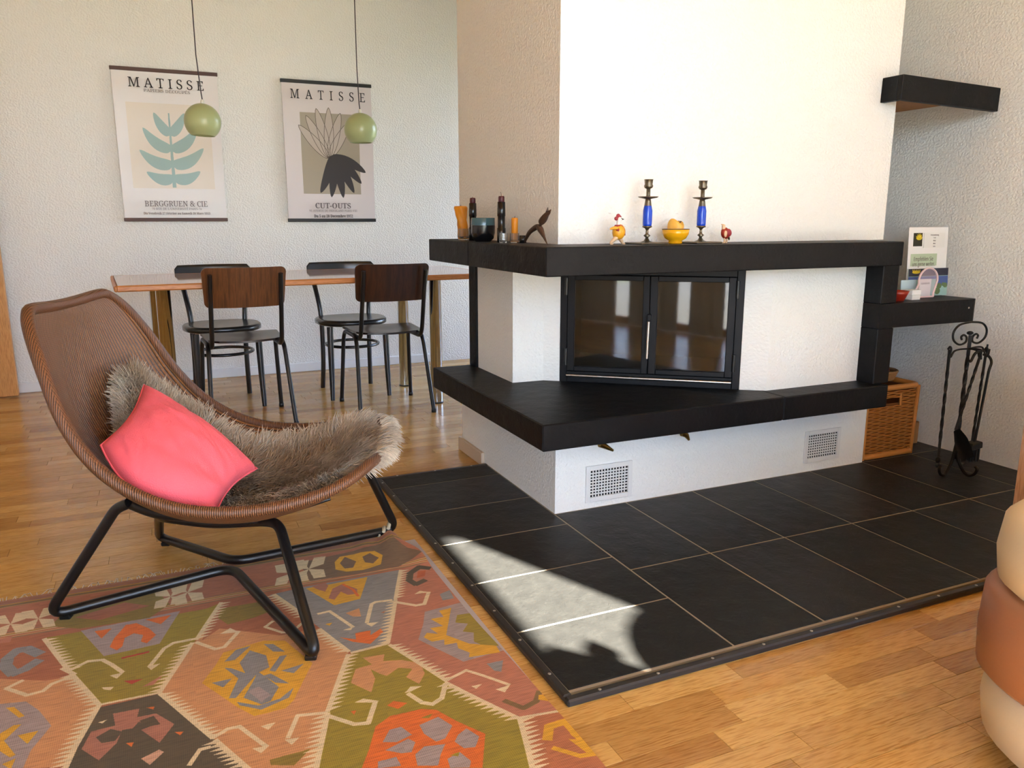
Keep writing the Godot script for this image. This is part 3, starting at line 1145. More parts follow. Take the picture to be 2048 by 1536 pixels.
# ------------------------------------------------------------------ pendant lamps
func build_pendants():
	var spots := [[Vector3(0.278, 1.466, -4.5), "sage green ball pendant lamp hanging before the teal leaf print", 0.028], [Vector3(1.097, 1.462, -4.5), "sage green ball pendant lamp hanging before the black frond print", 0.0]]
	for s in spots:
		var t := thing("pendant_lamp", s[1], "lamp", s[0], 0.0, "green pendant lamps over the dining table")
		var R := 0.090
		var c := Vector3(0, 0.0755, 0)
		var xf := Transform3D(Basis(Vector3(0, 0, 1), -s[2] * 2.0), c)
		var prof := []
		for k in 21:
			var a := lerpf(-PI / 2 + 0.70, PI / 2, k / 20.0)
			prof.append(Vector2(R * cos(a) if k < 20 else 0.0, R * sin(a)))
		var inner := []
		for k in range(20, -1, -1):
			var a := lerpf(-PI / 2 + 0.70, PI / 2, k / 20.0)
			inner.append(Vector2((R - 0.002) * cos(a) if k < 20 else 0.0, (R - 0.002) * sin(a) + (0.001 if k == 0 else 0.0)))
		var st := nb()
		lathe(st, prof + [inner[20]], 36, xf)
		var shade := part("shade", st, M.lamp_green, t)
		st = nb()
		lathe(st, inner, 36, xf)
		part("lining", st, M.lamp_inside, shade)
		st = nb()
		lathe(st, [Vector2(0.009, 0.0), Vector2(0.009, 0.012), Vector2(0.005, 0.020), Vector2(0.0, 0.020)], 14, xf * Transform3D(Basis(), Vector3(0, R - 0.001, 0)))
		part("cord_grip", st, M.clear_plastic, t)
		st = nb()
		var top: Vector3 = xf * Vector3(0, R + 0.018, 0)
		tube(st, [top, top + Vector3(-0.003, 0.03, 0), Vector3(-0.008, 0.4, 0), Vector3(-0.004, TOP - s[0].y - 0.02, 0)], 0.0028, 8)
		part("cord", st, M.cord, t)
		st = nb()
		lathe(st, [Vector2(0.045, 0.0), Vector2(0.045, 0.02), Vector2(0.0, 0.021)], 24, Transform3D(Basis(), Vector3(-0.004, TOP - s[0].y - 0.021, 0)))
		part("ceiling_cup", st, M.lamp_green, t)
		st = nb()
		lathe(st, [Vector2(0.016, 0.06), Vector2(0.016, 0.02), Vector2(0.028, -0.02), Vector2(0.02, -0.043), Vector2(0.0, -0.05)].duplicate(), 18, xf)
		part("bulb", st, M.bulb_glass, t)

# ------------------------------------------------------------------ dining table
func build_table():
	var t := thing("dining_table", "long dining table with pale glossy top, wooden edge and chrome legs", "table", Vector3(0.784, 0, -4.58), deg_to_rad(3.5))
	var st := nb()
	box(st, Vector3(-0.985, 0.718, -0.385), Vector3(0.985, 0.746, 0.385), 0.001)
	part("tabletop", st, M.table_top, t)
	st = nb()
	for e in [[Vector3(-0.992, 0.731, 0.393), Vector3(0.992, 0.731, 0.393)], [Vector3(-0.992, 0.731, -0.393), Vector3(0.992, 0.731, -0.393)], [Vector3(-0.993, 0.731, -0.4), Vector3(-0.993, 0.731, 0.4)], [Vector3(0.993, 0.731, -0.4), Vector3(0.993, 0.731, 0.4)]]:
		bar(st, e[0], e[1], 0.016, 0.030, 0.006)
	part("edging", st, M.oak_across, t)
	for x in [-0.79, 0.632]:
		for z in [-0.2, 0.345]:
			st = nb()
			lathe(st, [Vector2(0.034, 0.006), Vector2(0.034, 0.716), Vector2(0.05, 0.7165), Vector2(0.05, 0.718)], 24, Transform3D(Basis(), Vector3(x, 0, z)))
			var leg := part("leg", st, M.chrome, t)
			st = nb()
			lathe(st, [Vector2(0.0, 0.0), Vector2(0.036, 0.0), Vector2(0.036, 0.008), Vector2(0.034, 0.0085)], 24, Transform3D(Basis(), Vector3(x, 0, z)))
			part("foot", st, M.black_steel, leg)

# ------------------------------------------------------------------ dining chairs
func steel_chair(label: String) -> Node3D:
	var t := thing("steel_chair", label, "chair", Vector3.ZERO, 0.0, "walnut-backed steel chairs on the near side of the table")
	var st: SurfaceTool
	for s in [-1.0, 1.0]:
		st = nb()
		tube(st, filleted([Vector3(0.21 * s, 0.012, -0.235), Vector3(0.19 * s, 0.428, -0.19), Vector3(0.185 * s, 0.428, 0.115), Vector3(0.205 * s, 0.012, 0.235)], 0.07, 6), 0.0115, 10)
		var leg := part("leg_frame", st, M.black_steel, t)
		for f in [Vector3(0.21 * s, 0, -0.235), Vector3(0.205 * s, 0, 0.235)]:
			st = nb()
			lathe(st, [Vector2(0.0, 0.0), Vector2(0.0135, 0.0), Vector2(0.0135, 0.02), Vector2(0.0115, 0.022)], 12, Transform3D(Basis(), f))
			part("foot_cap", st, M.black_steel, leg)
		st = nb()
		tube(st, filleted([Vector3(0.165 * s, 0.418, -0.05), Vector3(0.170 * s, 0.418, 0.15), Vector3(0.168 * s, 0.60, 0.205), Vector3(0.166 * s, 0.79, 0.262)], 0.06, 6), 0.0115, 10)
		part("back_post", st, M.black_steel, t)
	# curved plywood back
	st = nb()
	var front := []
	var back := []
	for r in 9:
		var v := r / 8.0
		var fr := []
		var bk := []
		for c in 33:
			var u: float = sin((c / 16.0 - 1.0) * PI / 2.0)
			var au := absf(u)
			var hw := 0.2 - 0.008 * (1.0 - v)
			var e := clampf((au - 0.86) / 0.14, 0.0, 1.0)
			var yl := 0.622 + 0.026 * (1.0 - sqrt(1.0 - e * e))
			var yh := 0.822 - 0.026 * (1.0 - sqrt(1.0 - e * e))
			var y := lerpf(yl, yh, v)
			var z := 0.232 + 0.30 * (y - 0.72) - 0.045 * u * u
			fr.append(Vector3(hw * u, y, z - 0.005))
			bk.append(Vector3(hw * u, y, z + 0.005))
		front.append(fr)
		back.append(bk)
	sheet(st, front, [], true)
	sheet(st, back)
	rim_of(st, front, back)
	part("backrest", st, M.walnut, t)
	# moulded seat
	st = nb()
	var top := []
	var bot := []
	for r in 13:
		var v := r / 12.0
		var a := []
		var b := []
		for c in 15:
			var u := c / 7.0 - 1.0
			var hw: float = 0.2 - 0.02 * v
			hw *= 1.0 - 0.25 * pow(maxf(v - 0.8, 0.0) / 0.2, 2.0) - 0.12 * pow(maxf(0.12 - v, 0.0) / 0.12, 2.0)
			var z := lerpf(-0.235, 0.165, v) + 0.02 * (1.0 - u * u) * (v - 0.5) * 2.0
			var y := 0.455 - 0.014 * exp(-(u * u * 3.0 + pow((v - 0.6) * 3.0, 2.0))) - 0.018 * pow(maxf(0.2 - v, 0) / 0.2, 2.0)
			a.append(Vector3(hw * u, y, z))
			b.append(Vector3(hw * u, y - 0.011, z))
		top.append(a)
		bot.append(b)
	sheet(st, top, [], true)
	sheet(st, bot)
	rim_of(st, top, bot)
	part("seat", st, M.dark_seat, t)
	return t

func rim_of(st: SurfaceTool, a: Array, b: Array):
	st.set_smooth_group(-1)
	var R: int = a.size() - 1
	var C: int = a[0].size() - 1
	var ring := []
	for c in C: ring.append([0, c])
	for r in R: ring.append([r, C])
	for c in range(C, 0, -1): ring.append([R, c])
	for r in range(R, 0, -1): ring.append([r, 0])
	for k in ring.size():
		var p: Array = ring[k]
		var q: Array = ring[(k + 1) % ring.size()]
		quad(st, a[p[0]][p[1]], a[q[0]][q[1]], b[q[0]][q[1]], b[p[0]][p[1]])

func bentwood_chair(label: String) -> Node3D:
	# faces +z; front legs at +z
	var t := thing("bentwood_chair", label, "chair", Vector3.ZERO, 0.0, "black bentwood chairs on the far side of the table")
	var st := nb()
	var plan := []
	for k in 36:
		var an := TAU * k / 36.0
		var rx := 0.212 + 0.016 * sin(an)
		plan.append(Vector3(rx * signf(cos(an)) * pow(absf(cos(an)), 0.85), 0, 0.205 * signf(sin(an)) * pow(absf(sin(an)), 0.85)))
	var rows := []
	for e in [[0.0, 0.432], [0.95, 0.432], [1.0, 0.438], [1.0, 0.458], [0.96, 0.466], [0.8, 0.464], [0.4, 0.459], [0.0, 0.458]]:
		var ring := []
		for p in plan: ring.append(Vector3(p.x * e[0], e[1], -p.z * e[0]))
		rows.append(ring)
	sheet(st, rows, [], false, true)
	part("seat", st, M.black_lacquer, t)
	for s in [-1.0, 1.0]:
		st = nb()
		tube(st, smooth_path([Vector3(0.172 * s, 0, 0.19), Vector3(0.168 * s, 0.2, 0.176), Vector3(0.165 * s, 0.434, 0.165)], 8), [0.0125, 0.014, 0.015, 0.016, 0.017, 0.0175, 0.018, 0.0185, 0.019], 10)
		part("front_leg", st, M.black_lacquer, t)
		st = nb()
		tube(st, smooth_path([Vector3(0.155 * s, 0, -0.205), Vector3(0.148 * s, 0.2, -0.178), Vector3(0.150 * s, 0.45, -0.175), Vector3(0.165 * s, 0.6, -0.205), Vector3(0.188 * s, 0.755, -0.275)], 20), 0.0145, 10)
		part("back_leg", st, M.black_lacquer, t)
	# bent back rail
	st = nb()
	var path := []
	for k in 25:
		var u := k / 12.0 - 1.0
		path.append([Vector3(0.212 * u, 0, -0.285 + 0.05 * u * u), u])
	var ring_rows := []
	for p in path:
		var e: float = 1.0 - 0.35 * pow(maxf(absf(p[1]) - 0.9, 0.0) / 0.1, 2.0)
		var ring := []
		for k in 10:
			var an := TAU * k / 10.0
			ring.append(p[0] + Vector3(0, 0.729 + 0.062 * e * signf(sin(an)) * pow(absf(sin(an)), 0.6), 0.009 * cos(an) - 0.02 * (0.06 * sin(an))))
		ring_rows.append(ring)
	sheet(st, ring_rows, [], true, true)
	part("back_rail", st, M.black_lacquer, t)
	st = nb()
	var loop := []
	for k in 28:
		var an := TAU * k / 28.0
		loop.append(Vector3(0.158 * cos(an), 0.305, 0.158 * sin(an)))
	tube(st, loop, 0.009, 8, true)
	part("stretcher_ring", st, M.black_lacquer, t)
	return t

func build_chairs():
	var a := steel_chair("dark steel chair with grained walnut back, under the teal leaf print")
	a.position = Vector3(0.385, 0, -4.305)
	a.rotation.y = 0.03
	for c in a.get_children():
		pass
	var b := dup(a, Vector3(1.14, 0, -4.295), -0.01, "dark steel chair with darker walnut back, next to the fireplace end of the table")
	for c in b.get_children():
		if c.name == "backrest": (c as MeshInstance3D).material_override = M.walnut_dark
	var c1 := bentwood_chair("black bentwood chair behind the table, facing the grained walnut chair")
	c1.position = Vector3(0.318, 0, -4.775)
	c1.rotation.y = 0.06
	dup(c1, Vector3(1.06, 0, -4.765), 0.0, "black bentwood chair behind the table, facing the chair next to the fireplace")
const RUG_ART := [
	["p", "rust", 0, 0, [-506,-2179,-340,-2154,-270,-1964,-197,-1784,-246,-1584,-409,-1627]],
	["p", "salmon", 0, 0, [-464,-2016,-315,-1938,-262,-1935,-198,-1780,-247,-1591,-400,-1636]],
	["p", "olive", 0, 0, [-340,-2154,48,-2149,85,-2169,11,-1988,-73,-1777,-197,-1782,-270,-1964]],
	["p", "brown", 0, 0, [-196,-1771,-73,-1770,24,-1560,82,-1428,-245,-1576]],
	["p", "salmon", 0, 0, [86,-2175,227,-2164,287,-1996,354,-1777,257,-1552,198,-1377,74,-1432,24,-1560,-73,-1775,11,-1983]],
	["p", "rust", 0, 0, [86,-2175,227,-2164,310,-1919,209,-1923,71,-2021,26,-1979,51,-2093]],
	["p", "grey", 0, 0, [215,-2160,318,-2174,481,-2175,608,-2175,537,-1995,453,-1776,359,-1767,286,-1993]],
	["p", "rose", 0, 0, [608,-2175,744,-2196,726,-1116,619,-1366,531,-1556,455,-1765,537,-1995]],
	["p", "olive", 0, 0, [355,-1761,451,-1769,530,-1552,618,-1359,571,-1186,194,-1356,257,-1552]],
	["p", "rust2", 0, 0, [621,-1358,712,-1347,704,-1126,571,-1186]],
	["p", "lilac", 0, 0, [-259,-2158,-20,-2166,-73,-2007,-198,-2002]],
	["p", "orange", 0, 0, [-153,-2144,-128,-2143,-97,-2099,-81,-2057,-102,-2023,-116,-2038,-111,-2070,-133,-2089,-154,-2074,-158,-2033,-170,-2018,-187,-2043,-178,-2085,-166,-2111]],
	["p", "orange", 0, 0, [-226,-2141,-186,-2139,-208,-2095]],
	["p", "orange", 0, 0, [-106,-2153,-43,-2152,-69,-2110]],
	["l", "red", 0.008, 0, [-156,-1974,-99,-1977]],
	["p", "red", 0, 0, [-150,-1862,-109,-1851,-133,-1839]],
	["p", "rose", 0, 0, [-111,-1816,-62,-1855,-87,-1815]],
	["p", "cream", 0, 0, [-195,-1854,-169,-1845,-176,-1833,-190,-1842]],
	["l", "cream", 0.011, 0, [-265,-1968,-232,-1992,-200,-1985,-178,-1951,-154,-1905]],
	["p", "cream", 0, 0, [-181,-1901,-150,-1903,-165,-1879]],
	["l", "cream", 0.011, 0, [11,-1994,-41,-1996,-63,-1978,-94,-1908]],
	["p", "cream", 0, 0, [-102,-1908,-71,-1908,-92,-1885]],
	["l", "greyblue", 0.028, 0, [-344,-2076,-373,-2112,-395,-2114,-411,-2083,-409,-2044,-388,-2002,-366,-2014,-343,-2042]],
	["l", "cream", 0.011, 0, [-267,-1932,-301,-1917,-315,-1893,-346,-1888,-393,-1938,-364,-1960]],
	["p", "lilac", 0, 0, [-442,-1884,-345,-1862,-315,-1814,-284,-1743,-313,-1671,-320,-1615,-403,-1652]],
	["p", "yellow", 0, 0, [-381,-1852,-365,-1848,-340,-1803,-350,-1801]],
	["p", "yellow", 0, 0, [-386,-1748,-357,-1776,-342,-1774,-367,-1727,-339,-1668,-348,-1664,-385,-1716]],
	["p", "yellow", 0, 0, [-344,-1735,-307,-1735,-322,-1697]],
	["p", "yellow", 0, 0, [-359,-1647,-337,-1656,-341,-1624]],
	["p", "dustpink", 0, 0, [-167,-1734,-115,-1730,-119,-1699,-82,-1696,-47,-1641,-76,-1588,-111,-1649,-85,-1656,-116,-1680,-127,-1662,-147,-1665,-156,-1624,-186,-1580,-220,-1633,-206,-1687,-161,-1688]],
	["p", "brown", 0, 0, [-114,-1684,-87,-1689,-74,-1653,-105,-1654]],
	["p", "brown", 0, 0, [-196,-1662,-169,-1679,-147,-1660,-159,-1633,-184,-1637]],
	["p", "orange", 0, 0, [-101,-1726,-85,-1724,-87,-1713]],
	["p", "orange", 0, 0, [-47,-1612,-30,-1606,-37,-1596]],
	["p", "orange", 0, 0, [-139,-1616,-124,-1612,-128,-1598]],
	["p", "cream", 0, 0, [-195,-1714,-177,-1717,-186,-1707]],
	["l", "cream", 0.010, 0, [16,-1531,-2,-1531,-23,-1490]],
	["p", "palepink", 0, 0, [-110,-1550,-77,-1565,-68,-1553,-94,-1522]],
	["p", "yellow", 0, 0, [70,-1895,168,-1913,217,-1892,262,-1758,197,-1624,176,-1602,111,-1600,82,-1644,15,-1774,47,-1838]],
	["p", "greyblue", 0, 0, [102,-1830,131,-1879,165,-1838,165,-1780,140,-1767,148,-1750,174,-1688,150,-1641,130,-1636,96,-1677,126,-1740,133,-1760,80,-1682,66,-1688,93,-1760,67,-1821,82,-1812,110,-1776]],
	["p", "greyblue", 0, 0, [35,-1766,80,-1766,58,-1736]],
	["p", "greyblue", 0, 0, [188,-1753,243,-1764,214,-1731]],
	["p", "greyblue", 0, 0, [81,-1667,124,-1634,170,-1642,205,-1672,189,-1638,127,-1617,85,-1652]],
	["p", "greyblue", 0, 0, [69,-1850,100,-1896,136,-1901,93,-1848]],
	["p", "greyblue", 0, 0, [166,-1896,188,-1887,210,-1838,183,-1850]],
	["p", "greyblue", 0, 0, [163,-1765,195,-1822,212,-1820,175,-1754]],
	["p", "greyblue", 0, 0, [164,-1751,198,-1692,169,-1708,148,-1748]],
	["p", "lilac", 0, 0, [107,-1699,131,-1645,153,-1664,133,-1707]],
	["l", "cream", 0.011, 0, [12,-1975,53,-1921,75,-1922,114,-1985]],
	["p", "cream", 0, 0, [69,-1992,96,-2012,116,-1981]],
	["l", "cream", 0.010, 0, [24,-1559,55,-1578,78,-1576,121,-1488]],
	["p", "cream", 0, 0, [94,-1492,128,-1488,109,-1470]],
	["l", "cream", 0.010, 0, [255,-1551,196,-1566,166,-1499]],
	["p", "cream", 0, 0, [158,-1495,187,-1490,169,-1472]],
	["p", "cream", 0, 0, [118,-1560,150,-1561,132,-1541]],
	["p", "olive2", 0, 0, [85,-2133,195,-2127,211,-2062,160,-2043,92,-2033,70,-2084]],
	["p", "olive2", 0, 0, [122,-1442,201,-1444,163,-1406,122,-1425]],
	["l", "cream", 0.009, 0, [287,-1979,240,-1928,217,-1935,180,-1981,203,-2003]],
	["p", "yellow", 0, 0, [316,-2161,387,-2161,498,-2167,444,-2035,370,-2026]],
	["p", "dustpink", 0, 0, [334,-2167,375,-2178,379,-2154,363,-2119,347,-2140]],
	["p", "dustpink", 0, 0, [386,-2130,420,-2150,451,-2100,444,-2069,418,-2073,404,-2101,377,-2058,363,-2072]],
	["l", "orange", 0.008, 0, [420,-2147,439,-2099,443,-2055]],
	["p", "orange", 0, 0, [348,-1854,384,-1827,389,-1858,429,-1857,422,-1832,455,-1854,457,-1835,412,-1790,374,-1818]],
	["p", "salmon", 0, 0, [389,-1970,429,-1983,423,-1936,403,-1945]],
	["p", "rust", 0, 0, [477,-1936,495,-1941,484,-1930]],
	["p", "yellow", 0, 0, [327,-1934,346,-1935,336,-1922]],
	["l", "cream", 0.010, 0, [320,-1995,351,-1998,391,-1891]],
	["p", "cream", 0, 0, [363,-1886,393,-1893,382,-1878]],
	["l", "cream", 0.011, 0, [524,-1992,479,-1999,466,-1992,430,-1900]],
	["p", "cream", 0, 0, [425,-1896,459,-1890,436,-1874]],
	["p", "lilac", 0, 0, [593,-1890,704,-1897,720,-1832,709,-1619,596,-1613,529,-1760,568,-1832]],
	["p", "olive", 0, 0, [671,-1837,719,-1829,707,-1644,670,-1660,657,-1690,675,-1732,651,-1749,680,-1782,651,-1801]],
	["p", "yellow", 0, 0, [633,-1879,670,-1880,604,-1751,642,-1685,699,-1647,694,-1614,616,-1626,626,-1645,608,-1676,615,-1703,582,-1706,591,-1732,558,-1735,546,-1765,561,-1783,587,-1765,577,-1802,614,-1798,595,-1847,633,-1843]],
	["l", "umber", 0.022, 0, [694,-2148,668,-2167,629,-2138,612,-2093,623,-2058,656,-2073]],
	["p", "orange2", 0, 0, [656,-2141,681,-2138,665,-2099,638,-2096]],
	["l", "cream", 0.012, 0, [533,-1975,581,-1934,607,-1932,642,-1993]],
	["p", "cream", 0, 0, [598,-1999,621,-2013,645,-1992]],
	["p", "greyblue", 0, 0, [668,-1968,703,-1980,697,-1928,663,-1929]],
	["l", "cream", 0.009, 0, [535,-1558,588,-1576,615,-1540,654,-1482]],
	["p", "cream", 0, 0, [619,-1478,657,-1481,633,-1459]],
	["p", "cream", 0, 0, [575,-1512,601,-1510,581,-1498]],
	["l", "umber2", 0.014, 0, [620,-1430,644,-1389,680,-1400,703,-1430]],
	["p", "greyblue", 0, 0, [643,-1581,685,-1579,660,-1536,647,-1547]],
	["p", "yellow", 0, 0, [696,-1419,708,-1416,706,-1389,687,-1404]],
	["p", "salmon", 0, 0, [378,-1734,431,-1727,420,-1698,462,-1684,499,-1651,495,-1605,470,-1570,451,-1609,474,-1636,445,-1654,411,-1632,398,-1648,383,-1676,384,-1634,362,-1584,328,-1639,351,-1691,391,-1695]],
	["p", "orange", 0, 0, [377,-1484,446,-1480,475,-1463,502,-1406,539,-1341,496,-1247,282,-1344,308,-1392,340,-1462]],
	["p", "lilac", 0, 0, [426,-1428,471,-1438,488,-1396,460,-1362,440,-1360,426,-1394]],
	["p", "lilac", 0, 0, [488,-1362,511,-1375,525,-1338,506,-1310,484,-1316,474,-1344]],
	["p", "lilac", 0, 0, [364,-1439,389,-1438,402,-1403,366,-1393,340,-1405]],
	["p", "lilac", 0, 0, [413,-1356,454,-1345,434,-1316,420,-1289,383,-1306,389,-1340]],
	["p", "lilac", 0, 0, [338,-1378,391,-1394,401,-1377,385,-1350,365,-1355]],
	["p", "lilac", 0, 0, [443,-1300,472,-1310,483,-1275,474,-1258,439,-1273]],
	["p", "lilac", 0, 0, [316,-1350,353,-1349,354,-1319,311,-1331]],
	["p", "olive", 0, 0, [435,-1450,464,-1454,452,-1442]],
	["p", "olive", 0, 0, [451,-1308,472,-1310,465,-1298]],
	["l", "cream", 0.012, 0, [525,-1545,500,-1498,474,-1486,455,-1501,437,-1545]],
	["p", "cream", 0, 0, [430,-1551,449,-1569,474,-1560,446,-1551]],
	["l", "cream", 0.012, 0, [257,-1538,301,-1488,329,-1480,361,-1546]],
	["p", "cream", 0, 0, [318,-1563,340,-1569,371,-1546,351,-1548]],
	["p", "orange", 0, 0, [381,-1523,399,-1533,425,-1513,401,-1501]],
	["p", "orange", 0, 0, [304,-1535,316,-1534,308,-1520]],
	["l", "yellow", 0.020, 0, [642,-1273,663,-1308,702,-1310,701,-1266,710,-1196]],
	["l", "yellow", 0.012, 0, [640,-1242,675,-1200,708,-1193]],
	["p", "yellow", 0, 0, [679,-1256,699,-1243,712,-1191,691,-1204]],
	["c", "cream", 0.030, 1, [-340,-2149,-270,-1964]],
	["c", "cream", 0.030, -1, [-262,-1945,-197,-1784]],
	["c", "cream", 0.034, -1, [-196,-1780,-233,-1643,-245,-1576]],
	["c", "cream", 0.030, 1, [85,-2169,13,-1990]],
	["c", "cream", 0.030, -1, [2,-1976,-73,-1779]],
	["c", "cream", 0.030, 1, [-73,-1770,24,-1560]],
	["c", "cream", 0.030, -1, [29,-1549,82,-1428]],
	["c", "cream", 0.030, -1, [227,-2158,286,-1993]],
	["c", "cream", 0.030, -1, [309,-1914,354,-1777]],
	["c", "cream", 0.030, 1, [607,-2171,537,-1995]],
	["c", "cream", 0.030, -1, [536,-1989,453,-1776]],
	["c", "cream", 0.030, 1, [455,-1765,531,-1556]],
	["c", "cream", 0.030, -1, [528,-1549,621,-1358]],
	["c", "cream", 0.036, 1, [621,-1358,577,-1198]],
	["c", "cream", 0.030, 1, [349,-1762,258,-1555]],
	["c", "cream", 0.036, -1, [257,-1548,198,-1369]],
	["l", "cream", 0.008, 0, [-197,-1782,-73,-1775]],
	["l", "cream", 0.010, 0, [359,-1767,452,-1774]],
	["l", "cream", 0.008, 0, [622,-1361,709,-1348]],
	["l", "cream", 0.012, 0, [-285,-1982,-257,-1942]],
	["p", "olive2", 0, 0, [-335,-2215,-287,-2331,-83,-2345,-46,-2222,-96,-2159,-263,-2171]],
	["p", "rust", 0, 0, [-280,-2242,-160,-2286,-96,-2235,-218,-2200]],
	["p", "taupe", 0, 0, [328,-2344,661,-2384,706,-2255,606,-2195,335,-2205]],
	["p", "cream", 0, 0, [-430,-2269,-467,-2287,-478,-2332,-451,-2332]],
	["p", "cream", 0, 0, [-430,-2269,-462,-2254,-460,-2212,-433,-2211]],
	["p", "cream", 0, 0, [-430,-2269,-398,-2285,-399,-2331,-427,-2332]],
	["p", "cream", 0, 0, [-430,-2269,-394,-2252,-384,-2209,-411,-2210]],
	["p", "cream", 0, 0, [-367,-2273,-403,-2290,-414,-2336,-386,-2336]],
	["p", "cream", 0, 0, [-367,-2273,-399,-2257,-398,-2214,-371,-2213]],
	["p", "cream", 0, 0, [-367,-2273,-333,-2289,-333,-2335,-362,-2336]],
	["p", "cream", 0, 0, [-367,-2273,-330,-2255,-321,-2211,-349,-2212]],
	["p", "cream", 0, 0, [-42,-2272,-81,-2291,-86,-2340,-54,-2339]],
	["p", "cream", 0, 0, [-42,-2272,-81,-2256,-86,-2210,-56,-2209]],
	["p", "cream", 0, 0, [-42,-2272,-2,-2289,5,-2339,-27,-2339]],
	["p", "cream", 0, 0, [-42,-2272,-3,-2254,0,-2207,-31,-2208]],
	["p", "cream", 0, 0, [2,-2279,-38,-2298,-42,-2348,-9,-2347]],
	["p", "cream", 0, 0, [2,-2279,-38,-2262,-44,-2216,-14,-2215]],
	["p", "cream", 0, 0, [2,-2279,43,-2296,51,-2347,18,-2347]],
	["p", "cream", 0, 0, [2,-2279,41,-2260,44,-2213,12,-2214]],
	["p", "cream", 0, 0, [295,-2282,253,-2302,255,-2354,291,-2354]],
	["p", "cream", 0, 0, [295,-2282,248,-2264,236,-2215,270,-2214]],
	["p", "cream", 0, 0, [295,-2282,342,-2300,358,-2353,321,-2354]],
	["p", "cream", 0, 0, [295,-2282,336,-2262,333,-2212,298,-2213]],
	["p", "cream", 0, 0, [346,-2289,305,-2309,307,-2362,344,-2362]],
	["p", "cream", 0, 0, [346,-2289,299,-2271,285,-2221,320,-2220]],
	["p", "cream", 0, 0, [346,-2289,395,-2307,412,-2361,375,-2362]],
	["p", "cream", 0, 0, [346,-2289,388,-2269,384,-2218,349,-2219]],
	["p", "yellow", 0, 0, [429,-2307,452,-2339,521,-2341,566,-2334,581,-2289,559,-2232,498,-2220,449,-2227,421,-2255]],
	["p", "taupe", 0, 0, [442,-2293,466,-2332,492,-2287,473,-2247,448,-2250]],
	["p", "taupe", 0, 0, [517,-2309,547,-2325,565,-2279,538,-2250,516,-2268]],
]
# ------------------------------------------------------------------ kilim rug
const RUG := Rect2(-1.6, -2.44, 2.32, 1.94)   # x, z of the printed cloth in metres

func rug_texture() -> ImageTexture:
	var W := 2048
	var H := 1712
	var im := Image.create(W, H, false, Image.FORMAT_RGB8)
	var pal := {"rust": rgb(172, 102, 60), "rust2": rgb(180, 108, 64), "rose": rgb(184, 116, 84), "salmon": rgb(206, 146, 92), "olive": rgb(152, 132, 16), "olive2": rgb(140, 116, 24), "brown": rgb(88, 74, 46), "grey": rgb(142, 138, 132),
		"greyblue": rgb(138, 136, 134), "lilac": rgb(164, 146, 140), "yellow": rgb(220, 164, 18), "orange": rgb(222, 108, 12), "orange2": rgb(186, 92, 34), "red": rgb(178, 58, 24), "cream": rgb(226, 204, 160), "dustpink": rgb(172, 112, 86),
		"palepink": rgb(206, 160, 130), "taupe": rgb(124, 96, 64), "umber": rgb(86, 70, 38), "umber2": rgb(126, 98, 50)}
	im.fill(pal.rust)
	var k := W / RUG.size.x
	var px := func(x: float, z: float) -> Vector2: return Vector2((x - RUG.position.x) * k, (z - RUG.position.y) * k)
	for shift in [Vector2(-1.12, 1.0), Vector2(0.04, 1.0), Vector2(-1.16, 0.0), Vector2.ZERO]:
		for e in RUG_ART:
			var pts := []
			var data: Array = e[4]
			for q in range(0, data.size(), 2):
				if data[q + 1] > -2190 or shift.y == 0.0:
					pts.append(px.call(data[q] / 1000.0 + shift.x, data[q + 1] / 1000.0 + shift.y))
			if pts.size() < 2: continue
			var col: Color = pal[e[1]]
			if e[0] == "p":
				fill_poly(im, pts, col)
			elif e[0] == "l":
				for q in pts.size() - 1:
					thick(im, pts[q], pts[q + 1], float(e[2]) * k, col)
			else:
				var w: float = e[2] * k
				for q in pts.size() - 1:
					var a: Vector2 = pts[q]
					var b: Vector2 = pts[q + 1]
					thick(im, a, b, 0.011 * k, col)
					var side: Vector2 = Vector2(1, 0) if int(e[3]) > 0 else Vector2(-1, 0)
					var n := int(a.distance_to(b) / (0.0165 * k)) + 1
					for j in n:
						var p0 := a.lerp(b, float(j) / n)
						var p1 := a.lerp(b, float(j + 1) / n)
						fill_poly(im, [p0, p1, (p0 + p1) / 2.0 + side * w], col)
		if shift == Vector2(0.04, 1.0):
			# end border band with stripes
			var z := -2.44
			for s in [[0.008, "taupe"], [0.012, "rose"], [0.008, "rust"], [0.010, "dustpink"], [0.006, "yellow"], [0.006, "taupe"], [0.005, "olive2"], [0.004, "salmon"]]:
				im.fill_rect(Rect2i(0, int((z - RUG.position.y) * k), W, int(s[0] * k) + 1), (pal[s[1]] as Color).lerp(pal.taupe, 0.35))
				z += s[0]
			im.fill_rect(Rect2i(0, int((z - RUG.position.y) * k), W, int(0.16 * k)), pal.rose.lerp(pal.rust, 0.5))
			z = -2.222
			for s in [[0.006, "taupe"], [0.005, "salmon"], [0.006, "olive2"], [0.004, "cream"], [0.006, "rust"], [0.005, "salmon"], [0.006, "taupe"]]:
				im.fill_rect(Rect2i(0, int((z - RUG.position.y) * k), W, int(s[0] * k) + 1), (pal[s[1]] as Color).lerp(pal.salmon, 0.3))
				z += s[0]
	return ImageTexture.create_from_image(im)

func thick(im: Image, a: Vector2, b: Vector2, w: float, col: Color):
	if a.distance_to(b) < 0.01: return
	var d := (b - a).normalized() * w * 0.25
	var n := (b - a).orthogonal().normalized() * w * 0.5
	fill_poly(im, [a - d + n, b + d + n, b + d - n, a - d - n], col)

